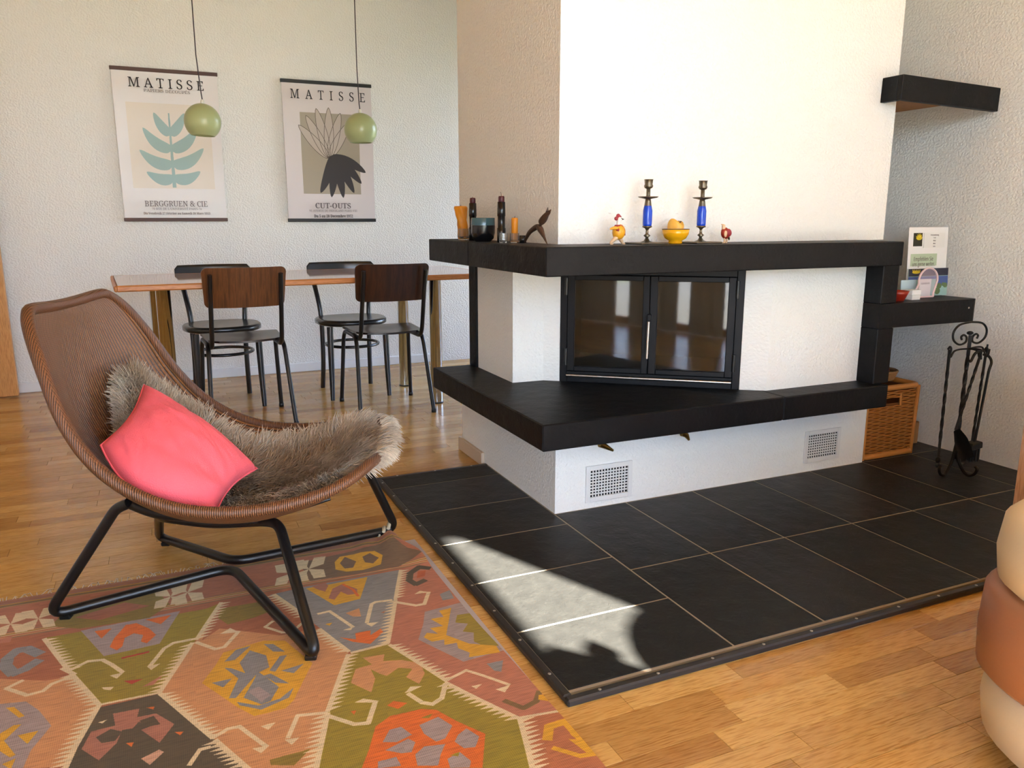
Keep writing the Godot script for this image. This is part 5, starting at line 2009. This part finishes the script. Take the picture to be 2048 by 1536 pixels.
# ------------------------------------------------------------------ fire irons
func build_fire_tools():
	var at := Vector3(2.985, 0.0152, -2.12)
	var t := thing("fire_iron_stand", "wrought iron stand with ring handle and three curled feet beside the right wall", "fire iron stand", at)
	var st := nb()
	var tw := func(a: Vector3, b: Vector3, r: float, s: SurfaceTool):
		# square bar with a twist
		var n := 26
		var rows := []
		var ax := (b - a).normalized()
		var e := ax.cross(Vector3.FORWARD).normalized()
		var f := ax.cross(e)
		for k in n + 1:
			var ph: float = k * 0.5 if k > 4 and k < n - 4 else (2.0 if k <= 4 else (n - 4) * 0.5)
			var ring := []
			for j in 4:
				var an := TAU * j / 4.0 + ph
				ring.append(a.lerp(b, float(k) / n) + (e * cos(an) + f * sin(an)) * r)
			rows.append(ring)
		sheet(s, rows, [], false, true, -1)
	tw.call(Vector3(0, 0.055, 0), Vector3(0.004, 0.575, 0), 0.0085, st)
	part("post", st, M.iron, t)
	# flattened ring whose ends curl in
	st = nb()
	var ring := [Vector3(-0.012, 0.548, 0), Vector3(-0.035, 0.560, 0), Vector3(-0.042, 0.578, 0), Vector3(-0.026, 0.578, 0)]
	var right := []
	for s in [-1.0, 1.0]:
		var path := [Vector3(0.045 * s, 0.560, 0), Vector3(0.050 * s, 0.572, 0), Vector3(0.036 * s, 0.579, 0), Vector3(0.018 * s, 0.568, 0), Vector3(0.022 * s, 0.548, 0), Vector3(0.058 * s, 0.541, 0), Vector3(0.094 * s, 0.562, 0), Vector3(0.098 * s, 0.595, 0), Vector3(0.066 * s, 0.622, 0), Vector3(0.0, 0.630, 0)]
		tube(st, smooth_path(path, 44), 0.0042, 8)
	blob(st, Vector3(0, 0.585, 0), Vector3(0.014, 0.008, 0.012))
	part("ring_handle", st, M.iron, t)
	# cross arms with hooks
	for d in [[Vector3(-1, 0, 0.12), 0.125], [Vector3(1, 0, -0.10), 0.125], [Vector3(-0.3, 0, 1), 0.07], [Vector3(0.35, 0, 1), 0.07]]:
		st = nb()
		var v: Vector3 = d[0].normalized()
		var l: float = d[1]
		tube(st, smooth_path([Vector3(0, 0.520, 0), v * l * 0.45 + Vector3(0, 0.523, 0), v * l * 0.8 + Vector3(0, 0.518, 0), v * l * 0.95 + Vector3(0, 0.497, 0), v * l * 1.06 + Vector3(0, 0.505, 0), v * l * 1.10 + Vector3(0, 0.528, 0)], 22), 0.0038, 8)
		part("hook_arm", st, M.iron, t)
	for k in 3:
		var an: float = [2.85, -0.35, 1.75][k]
		var v := Vector3(cos(an), 0, sin(an))
		var l: float = [0.150, 0.165, 0.11][k]
		st = nb()
		tube(st, smooth_path([Vector3(0, 0.115, 0) + v * 0.006, v * l * 0.22 + Vector3(0, 0.045, 0), v * l * 0.6 + Vector3(0, 0.007, 0), v * l * 0.92 + Vector3(0, 0.016, 0), v * l * 1.06 + Vector3(0, 0.042, 0), v * l * 0.98 + Vector3(0, 0.052, 0)], 26), 0.0065, 8)
		part("foot", st, M.iron, t)
	# poker
	var hook := func(top: Vector3, s: SurfaceTool):
		tube(s, smooth_path([top + Vector3(0, -0.03, 0), top + Vector3(0, 0, 0.006), top + Vector3(0, 0.012, 0.0), top + Vector3(0, 0.0, -0.008)], 10), 0.004, 8)
	st = nb()
	tw.call(Vector3(-0.131, 0.515, 0.016), Vector3(-0.128, 0.085, 0.018), 0.0068, st)
	hook.call(Vector3(-0.131, 0.528, 0.016), st)
	for y in [0.07, 0.05]: blob(st, Vector3(-0.128, y, 0.018), Vector3(0.010, 0.013, 0.010))
	var pk := single("poker", st, M.iron, "twisted iron poker hanging on the left arm of the fire iron stand", "poker")
	pk.position = at
	# tongs rod on the right
	st = nb()
	tw.call(Vector3(0.131, 0.480, -0.013), Vector3(0.108, 0.080, -0.010), 0.0062, st)
	hook.call(Vector3(0.131, 0.503, -0.013), st)
	tube(st, [Vector3(0.108, 0.085, -0.010), Vector3(0.104, 0.055, -0.008)], [0.006, 0.001], 6)
	var sk := single("fire_hook", st, M.iron, "thin twisted iron spike hanging on the right arm of the fire iron stand", "fire iron")
	sk.position = at
	# shovel, slung to the left
	st = nb()
	tw.call(Vector3(-0.022, 0.505, 0.07), Vector3(-0.105, 0.205, 0.062), 0.0062, st)
	tube(st, smooth_path([Vector3(-0.02, 0.49, 0.072), Vector3(-0.03, 0.522, 0.072), Vector3(-0.058, 0.515, 0.072), Vector3(-0.076, 0.487, 0.072), Vector3(-0.088, 0.489, 0.072)], 16), 0.0052, 8)
	var sv := thing("fire_shovel", "iron fire shovel hanging slanted with its blade below the poker", "shovel", at)
	part("shaft", st, M.iron, sv)
	st = nb()
	var rows := []
	for r in 9:
		var f := r / 8.0
		var c := Vector3(-0.108, 0.205, 0.062).lerp(Vector3(-0.020, 0.075, 0.062), f)
		var w := 0.014 + 0.014 * minf(f * 3.0, 1.0)
		var row := []
		for k in 7:
			var u := k / 3.0 - 1.0
			row.append(c + Vector3(0.80 * w * u * 0.55, 0.55 * w * u, 0.010 * u * u + w * 0.6 * u))
		rows.append(row)
	sheet(st, rows)
	var rows2 := []
	for row in rows:
		var q := []
		for p in row: q.append(p + Vector3(-0.002, -0.002, 0.001))
		rows2.append(q)
	sheet(st, rows2, [], true)
	part("blade", st, M.iron, sv)
	# brush, right of the post
	var br := thing("hearth_brush", "hearth brush with bent iron handle and square bristle head beside the post", "brush", at)
	st = nb()
	tube(st, smooth_path([Vector3(0.012, 0.505, 0.06), Vector3(0.040, 0.497, 0.062), Vector3(0.062, 0.470, 0.062), Vector3(0.052, 0.430, 0.062), Vector3(0.045, 0.33, 0.06), Vector3(0.030, 0.14, 0.056)], 30), 0.0052, 8)
	part("handle", st, M.iron, br)
	st = nb()
	obox(st, Transform3D(Basis(Vector3(0, 0, 1), 0.08), Vector3(0.024, 0.125, 0.056)), Vector3(0.062, 0.028, 0.042), 0.004)
	part("ferrule", st, M.iron, br)
	st = nb()
	for k in 70:
		var x := rng.randf_range(-0.028, 0.028)
		var z := rng.randf_range(-0.018, 0.018)
		var p := Vector3(0.024 + x, 0.113, 0.056 + z)
		tube(st, [p, p + Vector3(x * 0.1 - 0.002, -0.055 + rng.randf() * 0.006, z * 0.1)], [0.0028, 0.0022], 5)
	part("bristles", st, M.bar_black, br).set_meta("kind", "stuff")

# ------------------------------------------------------------------ things on the mantel
func candle_wick(st: SurfaceTool, p: Vector3, h := 0.010, lean := 0.002):
	tube(st, [p, p + Vector3(lean * 0.3, h * 0.6, 0), p + Vector3(lean, h, 0)], [0.0012, 0.001, 0.0007], 5)

func build_mantel_things():
	var Y := 0.9692
	var st: SurfaceTool
	# twisted beeswax candle in a glass
	glass_holder("glass tumbler holding the twisted beeswax candle at the far end of the mantel", Vector3(1.15, Y, -3.045), 0.026, 0.045)
	st = nb()
	var rows := []
	for r in 21:
		var f := r / 20.0
		var ring := []
		var rad := lerpf(0.0165, 0.024, f) * (0.86 if r == 20 else 1.0)
		for k in 18:
			var an := TAU * k / 18.0
			var lobes := 1.0 + 0.17 * cos(an * 4.0 + f * 8.0)
			ring.append(Vector3(cos(an) * rad * lobes - 0.012 * f, 0.006 + f * 0.128, -sin(an) * rad * lobes))
		rows.append(ring)
	var cap := []
	for k in 18: cap.append(Vector3(-0.012, 0.130, 0))
	rows.append(cap)
	sheet(st, rows, [], false, true)
	var c := thing("beeswax_candle", "tall twisted amber beeswax candle standing in a glass at the far mantel end", "candle", Vector3(1.15, Y, -3.045))
	part("wax", st, M.beeswax, c)
	st = nb()
	candle_wick(st, Vector3(-0.012, 0.130, 0))
	part("wick", st, M.wick, c)
	# two tall black holders with dark red candles
	for k in 2:
		var p: Vector3 = [Vector3(1.14, Y, -2.915), Vector3(1.150, Y, -2.658)][k]
		var h := thing("candle_holder", ["tall stepped black candle holder left of the dark votive", "tall stepped black candle holder right of the dark votive"][k], "candle holder", p, 0.0, "black candle holders on the mantel")
		st = nb()
		lathe(st, [Vector2(0.0, 0.0), Vector2(0.0155, 0.0), Vector2(0.0155, 0.05), Vector2(0.0135, 0.052), Vector2(0.0135, 0.092), Vector2(0.0150, 0.094), Vector2(0.0142, 0.143), Vector2(0.012, 0.1435), Vector2(0.012, 0.135), Vector2(0.0, 0.135)], 20, Transform3D.IDENTITY)
		part("body", st, M.black_glaze, h)
		var cd := thing("dinner_candle", ["dark red candle stub without visible wick in the left black holder", "dark red candle stub with long wick in the right black holder"][k], "candle", p + Vector3(0, 0.136, 0), 0.0, "dark red candles in black holders")
		st = nb()
		lathe(st, [Vector2(0.0, 0.0), Vector2(0.0112, 0.0), Vector2(0.011, 0.024), Vector2(0.009, 0.0275), Vector2(0.0, 0.0265)], 16)
		part("wax", st, M.dark_red_wax, cd)
		st = nb()
		candle_wick(st, Vector3(0, 0.0265, 0), 0.004 if k == 0 else 0.016, 0.0 if k == 0 else -0.003)
		part("wick", st, M.wick, cd)
	# dark votive bowl with a bluish rim
	var v := thing("votive_bowl", "squat dark glass votive bowl with bluish rim between the black candle holders", "votive", Vector3(1.13, Y, -2.785))
	st = nb()
	lathe(st, [Vector2(0.0, 0.0), Vector2(0.028, 0.0), Vector2(0.040, 0.012), Vector2(0.0445, 0.032), Vector2(0.0450, 0.060)], 36)
	part("body", st, M.black_glaze, v)
	st = nb()
	lathe(st, [Vector2(0.0450, 0.060), Vector2(0.0445, 0.086), Vector2(0.0435, 0.0875), Vector2(0.0425, 0.086), Vector2(0.0425, 0.058)], 36)
	part("rim_band", st, M.teal_glass, v)
	st = nb()
	lathe(st, [Vector2(0.0425, 0.058), Vector2(0.041, 0.032), Vector2(0.034, 0.012), Vector2(0.0, 0.008)], 36)
	part("lining", st, M.black_glaze, v)
	# small glasses and the short candle
	glass_holder("small empty cut-glass candle cup next to the right black holder", Vector3(1.125, Y, -2.585), 0.0155, 0.034)
	glass_holder("small cut-glass candle cup holding the short honey candle", Vector3(1.165, Y, -2.575), 0.0165, 0.034)
	c = thing("short_candle", "short honey-coloured candle in a small glass cup on the left mantel", "candle", Vector3(1.165, Y + 0.005, -2.575))
	st = nb()
	lathe(st, [Vector2(0.0, 0.0), Vector2(0.0118, 0.0), Vector2(0.0118, 0.078), Vector2(0.010, 0.082), Vector2(0.0, 0.080)], 20)
	part("wax", st, M.beeswax, c)
	st = nb()
	candle_wick(st, Vector3(0, 0.080, 0), 0.008)
	part("wick", st, M.wick, c)
	st = nb()
	lathe(st, [Vector2(0.0, 0.0), Vector2(0.0125, 0.0), Vector2(0.0125, 0.026), Vector2(0.0105, 0.026), Vector2(0.0105, 0.004), Vector2(0.0, 0.004)], 18)
	var dk := single("black_cup", st, M.black_glaze, "tiny black cup standing right of the short honey candle", "cup")
	dk.position = Vector3(1.19, Y, -2.56)
	# bronze bird-like sculpture
	var b := thing("bronze_figure", "dark bronze dancing figure with leafy head at the corner of the mantel", "figurine", Vector3(1.15, Y, -2.36))
	# written along the mantel's left strip: local -z is away, +z nearer (image right)
	st = nb()
	tube(st, smooth_path([Vector3(0, 0.004, -0.098), Vector3(0, 0.016, -0.090), Vector3(0, 0.040, -0.058), Vector3(0.002, 0.056, -0.015), Vector3(0.002, 0.058, 0.010)], 18), [0.002, 0.0022, 0.003, 0.004, 0.005, 0.0055, 0.006, 0.0065, 0.007, 0.0075, 0.008, 0.0085, 0.009, 0.0092, 0.0092, 0.009, 0.0085, 0.008, 0.007], 10)
	part("back_leg", st, M.bronze, b)
	st = nb()
	tube(st, smooth_path([Vector3(0.002, 0.058, 0.004), Vector3(0.004, 0.046, 0.018), Vector3(0.004, 0.026, 0.040), Vector3(0.004, 0.002, 0.066)], 12), [0.009, 0.0095, 0.010, 0.0105, 0.010, 0.009, 0.0078, 0.0065, 0.005, 0.004, 0.003, 0.002, 0.0015], 10)
	part("front_leg", st, M.bronze, b)
	st = nb()
	tube(st, smooth_path([Vector3(0.002, 0.056, 0.010), Vector3(0.002, 0.066, 0.022), Vector3(0.002, 0.078, 0.034), Vector3(0.002, 0.094, 0.056), Vector3(0.002, 0.106, 0.078)], 14), [0.004, 0.004, 0.0042, 0.0055, 0.0085, 0.0115, 0.0135, 0.0142, 0.014, 0.0132, 0.012, 0.0105, 0.009, 0.006, 0.003], 10, false, true, 0.6)
	for e in [[Vector3(0.002, 0.098, 0.064), Vector3(0.002, 0.119, 0.070)], [Vector3(0.002, 0.102, 0.074), Vector3(0.002, 0.112, 0.092)]]:
		tube(st, [e[0], e[1]], [0.007, 0.0008], 7)
	part("head", st, M.bronze, b)
	# hen figurine, striding to the right
	hen(Vector3(1.395, Y, -2.26))
	# candlesticks
	for k in 2:
		var p: Vector3 = [Vector3(1.516, Y, -2.27), Vector3(1.738, Y, -2.27)][k]
		var s := thing("candlestick", ["antique candlestick with cobalt blue stem, next to the striding hen", "antique candlestick with cobalt blue stem, right of the yellow bowl"][k], "candlestick", p, 0.0, "blue-stemmed candlesticks on the mantel")
		st = nb()
		box(st, Vector3(-0.055, 0.0, -0.052), Vector3(0.055, 0.006, 0.052), 0.002)
		lathe(st, [Vector2(0.024, 0.006), Vector2(0.010, 0.011), Vector2(0.006, 0.018), Vector2(0.0, 0.018)], 20)
		part("foot_plate", st, M.pewter, s)
		st = nb()
		lathe(st, [Vector2(0.006, 0.010), Vector2(0.005, 0.022), Vector2(0.012, 0.028), Vector2(0.005, 0.034), Vector2(0.0042, 0.046), Vector2(0.008, 0.052), Vector2(0.0165, 0.056), Vector2(0.0155, 0.060), Vector2(0.0, 0.060)], 20)
		part("lower_stem", st, M.pewter, s)
		st = nb()
		lathe(st, [Vector2(0.0, 0.058), Vector2(0.0145, 0.0585), Vector2(0.0155, 0.066), Vector2(0.0158, 0.110), Vector2(0.013, 0.124), Vector2(0.0118, 0.128), Vector2(0.0, 0.128)], 24)
		part("blue_stem", st, M.blue_glaze, s)
		st = nb()
		lathe(st, [Vector2(0.0125, 0.126), Vector2(0.0105, 0.138), Vector2(0.009, 0.148), Vector2(0.030, 0.152), Vector2(0.035, 0.156), Vector2(0.030, 0.1545), Vector2(0.008, 0.154), Vector2(0.0068, 0.160), Vector2(0.0068, 0.184), Vector2(0.0, 0.184)], 24)
		part("drip_pan", st, M.pewter, s)
		st = nb()
		lathe(st, [Vector2(0.005, 0.180), Vector2(0.013, 0.184), Vector2(0.0155, 0.190), Vector2(0.0130, 0.196), Vector2(0.0145, 0.210), Vector2(0.016, 0.2115), Vector2(0.0110, 0.211), Vector2(0.0105, 0.196), Vector2(0.0, 0.195)], 20)
		part("candle_cup", st, M.pewter, s)
	# yellow bowl with a lump of candle
	var bw := thing("yellow_bowl", "small footed glossy yellow bowl between the two candlesticks", "bowl", Vector3(1.629, Y, -2.265))
	st = nb()
	lathe(st, [Vector2(0.0, 0.0), Vector2(0.022, 0.0), Vector2(0.024, 0.004), Vector2(0.022, 0.010), Vector2(0.036, 0.018), Vector2(0.044, 0.032), Vector2(0.0465, 0.048), Vector2(0.0448, 0.0485), Vector2(0.041, 0.034), Vector2(0.030, 0.020), Vector2(0.0, 0.014)], 36)
	part("body", st, M.yellow_glaze, bw)
	st = nb()
	tube(st, circle(Vector3(0, 0.0485, 0), 0.0457, 36), 0.0014, 6, true)
	part("rim_line", st, M.wick, bw)
	var lump := thing("bowl_candle", "lumpy pale beeswax candle burnt down in the yellow bowl", "candle", Vector3(1.629, Y + 0.016, -2.265))
	st = nb()
	rows = []
	for r in 9:
		var f := r / 8.0
		var ring := []
		for k in 20:
			var an := TAU * k / 20.0
			var rad := lerpf(0.020, 0.0285, minf(f * 3.0, 1.0)) * (1.0 + 0.05 * sin(an * 3.0 + f) + 0.05 * cos(an * 4.0))
			if r == 8: rad *= 0.90
			ring.append(Vector3(rad * cos(an), f * 0.056 + (0.009 * sin(an * 2.0 + 0.6) * f * f) - 0.004 * cos(an) * f, -rad * sin(an)))
		rows.append(ring)
	cap = []
	for k in 20: cap.append(Vector3(0.002, 0.044, 0))
	rows.append(cap)
	sheet(st, rows, [], false, true)
	part("wax", st, M.beeswax_pale, lump)
	st = nb()
	tube(st, [Vector3(0.006, 0.044, 0.004), Vector3(0.010, 0.056, 0.006), Vector3(0.016, 0.058, 0.008)], [0.003, 0.003, 0.002], 6)
	part("wick", st, M.wick, lump)
	bird_figure(Vector3(1.834, Y, -2.26))

func circle(c: Vector3, r: float, n: int) -> Array:
	var out := []
	for k in n: out.append(c + Vector3(cos(TAU * k / n), 0, sin(TAU * k / n)) * r)
	return out

func glass_holder(label: String, p: Vector3, r: float, h: float):
	var st := nb()
	lathe(st, [Vector2(0.0, 0.0), Vector2(r * 0.86, 0.0), Vector2(r, h * 0.3), Vector2(r * 0.96, h), Vector2(r * 0.86, h), Vector2(r * 0.82, h * 0.3), Vector2(r * 0.4, 0.0045), Vector2(0.0, 0.0045)], 12, Transform3D.IDENTITY, false)
	var g := single("glass_cup", st, M.glass, label, "glass")
	g.position = p

func hen(p: Vector3):
	# about ten centimetres tall
	var t := thing("hen_figurine", "painted hen figurine in orange-yellow with red comb, striding on the mantel", "figurine", p)
	t.scale = Vector3(1.08, 1.08, 1.08)
	var st := nb()
	blob(st, Vector3(0.004, 0.038, 0), Vector3(0.021, 0.024, 0.018), Basis(Vector3(0, 0, 1), -0.25))
	part("body", st, M.yellow_paint, t)
	st = nb()
	tube(st, smooth_path([Vector3(-0.002, 0.046, 0.008), Vector3(-0.016, 0.050, 0.011), Vector3(-0.034, 0.047, 0.010)], 8), [0.005, 0.007, 0.0078, 0.008, 0.0078, 0.007, 0.006, 0.0045, 0.002], 8, false, true, 0.7)
	part("wing", st, M.yellow_paint, t)
	st = nb()
	tube(st, smooth_path([Vector3(-0.012, 0.056, 0.004), Vector3(-0.008, 0.048, 0.013), Vector3(-0.010, 0.041, 0.015)], 6), 0.0045, 8)
	tube(st, smooth_path([Vector3(0.006, 0.058, 0.010), Vector3(0.015, 0.045, 0.013), Vector3(0.021, 0.028, 0.008)], 6), 0.0018, 6)
	tube(st, circle(Vector3(0.001, 0.0565, 0), 0.0085, 14), 0.003, 6, true)
	part("red_trim", st, M.red_paint, t)
	st = nb()
	tube(st, smooth_path([Vector3(0.002, 0.052, 0), Vector3(0.002, 0.064, 0), Vector3(0.004, 0.074, 0)], 6), [0.0085, 0.0072, 0.0062, 0.006, 0.0065, 0.007, 0.0065], 10)
	blob(st, Vector3(0.005, 0.076, 0), Vector3(0.0085, 0.0075, 0.0075))
	part("head", st, M.white_paint_gloss, t)
	st = nb()
	blob(st, Vector3(-0.006, 0.078, 0), Vector3(0.007, 0.006, 0.0045))
	blob(st, Vector3(0.0005, 0.086, 0), Vector3(0.007, 0.0065, 0.0045))
	blob(st, Vector3(0.007, 0.083, 0), Vector3(0.0045, 0.0045, 0.004))
	part("comb", st, M.red_paint, t)
	st = nb()
	tube(st, [Vector3(0.011, 0.0765, 0), Vector3(0.021, 0.0755, 0)], [0.004, 0.0006], 8)
	blob(st, Vector3(0.008, 0.0785, 0.0062), Vector3(0.0016, 0.0016, 0.0012), Basis(), 8, 6)
	part("beak", st, M.wick, t)
	for s in [[Vector3(-0.006, 0.022, 0.003), Vector3(-0.020, 0.010, 0.003), Vector3(-0.026, 0.003, 0.003), Vector3(-0.018, 0.002, 0.006)], [Vector3(0.010, 0.020, -0.003), Vector3(0.017, 0.009, -0.003), Vector3(0.021, 0.003, -0.003), Vector3(0.028, 0.002, 0.0)]]:
		st = nb()
		tube(st, smooth_path(s, 8), [0.0075, 0.007, 0.006, 0.005, 0.0042, 0.0036, 0.003, 0.0026, 0.0015], 8)
		part("leg", st, M.skin_paint, t)

func bird_figure(p: Vector3):
	var t := thing("bird_figurine", "small reddish painted bird figurine facing left on the mantel", "figurine", p)
	var st := nb()
	blob(st, Vector3(0.002, 0.034, 0), Vector3(0.0165, 0.021, 0.013), Basis(Vector3(0, 0, 1), 0.3))
	part("body", st, M.red_clay, t)
	st = nb()
	tube(st, smooth_path([Vector3(-0.004, 0.046, 0), Vector3(-0.007, 0.056, 0), Vector3(-0.006, 0.064, 0)], 6), [0.008, 0.0075, 0.0068, 0.0062, 0.006, 0.0056, 0.004], 10)
	tube(st, [Vector3(-0.009, 0.062, 0), Vector3(-0.018, 0.0655, 0)], [0.004, 0.0008], 8)
	part("head", st, M.skin_paint, t)
	st = nb()
	blob(st, Vector3(0.010, 0.036, 0.009), Vector3(0.012, 0.014, 0.005), Basis(Vector3(0, 0, 1), 0.5))
	part("wing", st, M.red_paint, t)
	st = nb()
	blob(st, Vector3(-0.004, 0.032, 0.010), Vector3(0.006, 0.012, 0.004))
	part("apron", st, M.skin_paint, t)
	st = nb()
	tube(st, smooth_path([Vector3(0.012, 0.024, 0), Vector3(0.019, 0.016, 0), Vector3(0.021, 0.010, 0)], 6), [0.006, 0.0055, 0.005, 0.004, 0.003, 0.0025, 0.0012], 8)
	part("tail", st, M.pewter, t)
	for x in [-0.003, 0.007]:
		st = nb()
		tube(st, smooth_path([Vector3(x, 0.018, 0.002), Vector3(x + 0.002, 0.009, 0.002), Vector3(x + 0.001, 0.002, 0.002), Vector3(x - 0.005, 0.0015, 0.004)], 8), 0.003, 8)
		part("leg", st, M.skin_paint, t)

# ------------------------------------------------------------------ papers on the side shelf
func build_shelf_things():
	var Y := 0.7265
	# notice sheet leaning on the wall side
	var back := -2.385
	var lean := Basis(Vector3.RIGHT, -0.05)
	var turn := Basis(Vector3.UP, 0.0)
	var t := thing("notice_sheet", "white notice sheet with yellow logo and green label standing on the side shelf", "notice", Vector3(3.035, Y, back))
	t.basis = turn * lean
	var st := nb()
	box(st, Vector3(-0.118, 0.0, -0.0015), Vector3(0.122, 0.292, 0.0), 0.0003)
	part("sheet", st, M.paper, t)
	st = nb()
	box(st, Vector3(-0.090, 0.212, 0.0), Vector3(-0.036, 0.268, 0.0006), 0.0)
	var lg := part("logo_square", st, M.logo_black, t)
	st = nb()
	blob(st, Vector3(-0.056, 0.247, 0.0006), Vector3(0.018, 0.009, 0.0004))
	for k in 6:
		var a := 0.25 + k * 0.5
		tube(st, [Vector3(-0.056, 0.247, 0.0007), Vector3(-0.056 + 0.021 * cos(a), 0.247 + 0.019 * sin(a), 0.0007)], [0.005, 0.001], 5)
	part("logo_crown", st, M.logo_yellow, lg)
	st = nb()
	box(st, Vector3(-0.030, 0.205, 0.0), Vector3(0.098, 0.268, 0.004), 0.0)
	var card := part("card_pocket", st, M.vent_white, t)
	var k := 0
	for w in ["Ferienwohnung", "Tel", "Mail", "Web", "Info"]:
		words(w, 0.006, M.ink_grey, card, Transform3D(Basis(), Vector3(0.034, 0.259 - 0.012 * k, 0.0042)), false, 0.05 if k == 0 else 0.014, false)
		k += 1
	st = nb()
	box(st, Vector3(-0.100, 0.128, 0.0), Vector3(0.060, 0.180, 0.0006), 0.0)
	var lb := part("green_label", st, M.green_label, t)
	words("Empfehlen Sie", 0.017, M.ink_grey, lb, Transform3D(Basis(), Vector3(-0.022, 0.158, 0.0010)), false, 0.118, false)
	words("uns gerne weiter.", 0.017, M.ink_grey, lb, Transform3D(Basis(), Vector3(-0.020, 0.136, 0.0010)), false, 0.136, false)
	# brochure in front of it
	var b := thing("brochure", "brochure with dark banner and landscape photo in front of the white notice", "brochure", Vector3(3.036, Y, back + 0.014))
	b.basis = lean
	st = nb()
	box(st, Vector3(-0.124, 0.0, -0.002), Vector3(0.118, 0.118, 0.0), 0.0003)
	part("cover", st, M.photo_aqua, b)
	st = nb()
	box(st, Vector3(-0.124, 0.086, 0.0), Vector3(0.118, 0.118, 0.0006), 0.0)
	var bn := part("banner", st, M.navy, b)
	st = nb()
	blob(st, Vector3(-0.08, 0.103, 0.0007), Vector3(0.024, 0.006, 0.0004))
	for j in 5:
		tube(st, [Vector3(-0.08 + 0.009 * (j - 2), 0.104, 0.0008), Vector3(-0.08 + 0.011 * (j - 2), 0.115, 0.0008)], [0.004, 0.0008], 5)
	part("logo_crown", st, M.logo_yellow, bn)
	st = nb()
	box(st, Vector3(-0.124, 0.072, 0.0), Vector3(0.118, 0.084, 0.0006), 0.0)
	box(st, Vector3(0.045, 0.042, 0.0), Vector3(0.118, 0.075, 0.0009), 0.0)
	part("sky_print", st, M.photo_blue, b)
	st = nb()
	for e in [[0.050, 0.046, 0.012], [0.066, 0.042, 0.016], [0.09, 0.048, 0.010], [0.104, 0.044, 0.014], [0.056, 0.02, 0.018]]:
		blob(st, Vector3(e[0], e[1], 0.0008), Vector3(e[2], e[2] * 0.8, 0.0005), Basis(), 10, 6)
	part("tree_print", st, M.photo_green, b)
	# pale blue card at the left
	st = nb()
	box(st, Vector3(-0.045, 0.0, -0.001), Vector3(0.045, 0.074, 0.001), 0.0003)
	var pc := single("blue_card", st, M.pale_blue_card, "pale blue card leaning left of the brochure on the side shelf", "card")
	pc.position = Vector3(2.895, Y, back + 0.03)
	pc.basis = lean
	# arched leaflet holder
	var h := thing("leaflet_holder", "arched translucent pink leaflet holder in front of the brochure", "leaflet holder", Vector3(2.955, Y, -2.315))
	var arch := [Vector3(-0.078, 0.004, 0), Vector3(-0.062, 0.042, 0), Vector3(-0.052, 0.062, 0)]
	for q in 15:
		var a := PI - PI * q / 14.0
		arch.append(Vector3(0.056 * cos(a) + 0.002, 0.072 + 0.052 * sin(a), 0))
	arch += [Vector3(0.052, 0.050, 0), Vector3(0.042, 0.02, 0), Vector3(0.042, 0.004, 0)]
	st = nb()
	tube(st, arch, 0.0042, 8)
	tube(st, [arch[0], arch[-1]], 0.0035, 8)
	part("frame", st, M.holder_pink, h)
	st = nb()
	var plan := PackedVector2Array()
	for q in arch: plan.append(Vector2(q.x, q.y))
	var idx := Geometry2D.triangulate_polygon(plan)
	st.set_smooth_group(-1)
	for q in range(0, idx.size(), 3):
		tri_o(st, arch[idx[q]], arch[idx[q + 1]], arch[idx[q + 2]], Vector3(0, 0, 1))
	part("pane", st, M.holder_clear, h)
	st = nb()
	tube(st, [Vector3(-0.058, 0.003, -0.04), Vector3(0.05, 0.003, -0.04)], 0.0035, 8)
	tube(st, [Vector3(-0.058, 0.003, -0.04), arch[0]], 0.0035, 8)
	tube(st, [Vector3(0.05, 0.003, -0.04), arch[-1]], 0.0035, 8)
	part("base_wire", st, M.holder_pink, h)
	st = nb()
	box(st, Vector3(-0.035, 0.004, -0.012), Vector3(0.035, 0.078, -0.010), 0.0)
	var lf := single("leaflet", st, M.paper, "grey-printed leaflet standing inside the arched pink holder", "leaflet")
	lf.position = h.position
	words("Gästebuch", 0.008, M.ink_grey, lf, Transform3D(Basis(), Vector3(0, 0.06, -0.0098)), false, 0.05, false)
	st = nb()
	box(st, Vector3(-0.026, 0, -0.02), Vector3(0.026, 0.02, 0.02), 0.001)
	var bx := single("white_box", st, M.paper, "small white card box lying between the red bowl and the holder", "box")
	bx.position = Vector3(2.840, Y + 0.0205, -2.29)
	st = nb()
	box(st, Vector3(-0.024, 0, -0.02), Vector3(0.024, 0.02, 0.02), 0.001)
	var bx2 := single("grey_box", st, M.vent_white, "flat grey card box under the small white box", "box")
	bx2.position = Vector3(2.840, Y, -2.29)
	st = nb()
	lathe(st, [Vector2(0.0, 0.0), Vector2(0.022, 0.0), Vector2(0.034, 0.026), Vector2(0.040, 0.042), Vector2(0.036, 0.042), Vector2(0.030, 0.026), Vector2(0.0, 0.005)], 28)
	var rb := single("red_bowl", st, M.red_clay, "small glossy red bowl on the side shelf against the black post", "bowl")
	rb.position = Vector3(2.735, Y, -2.27)
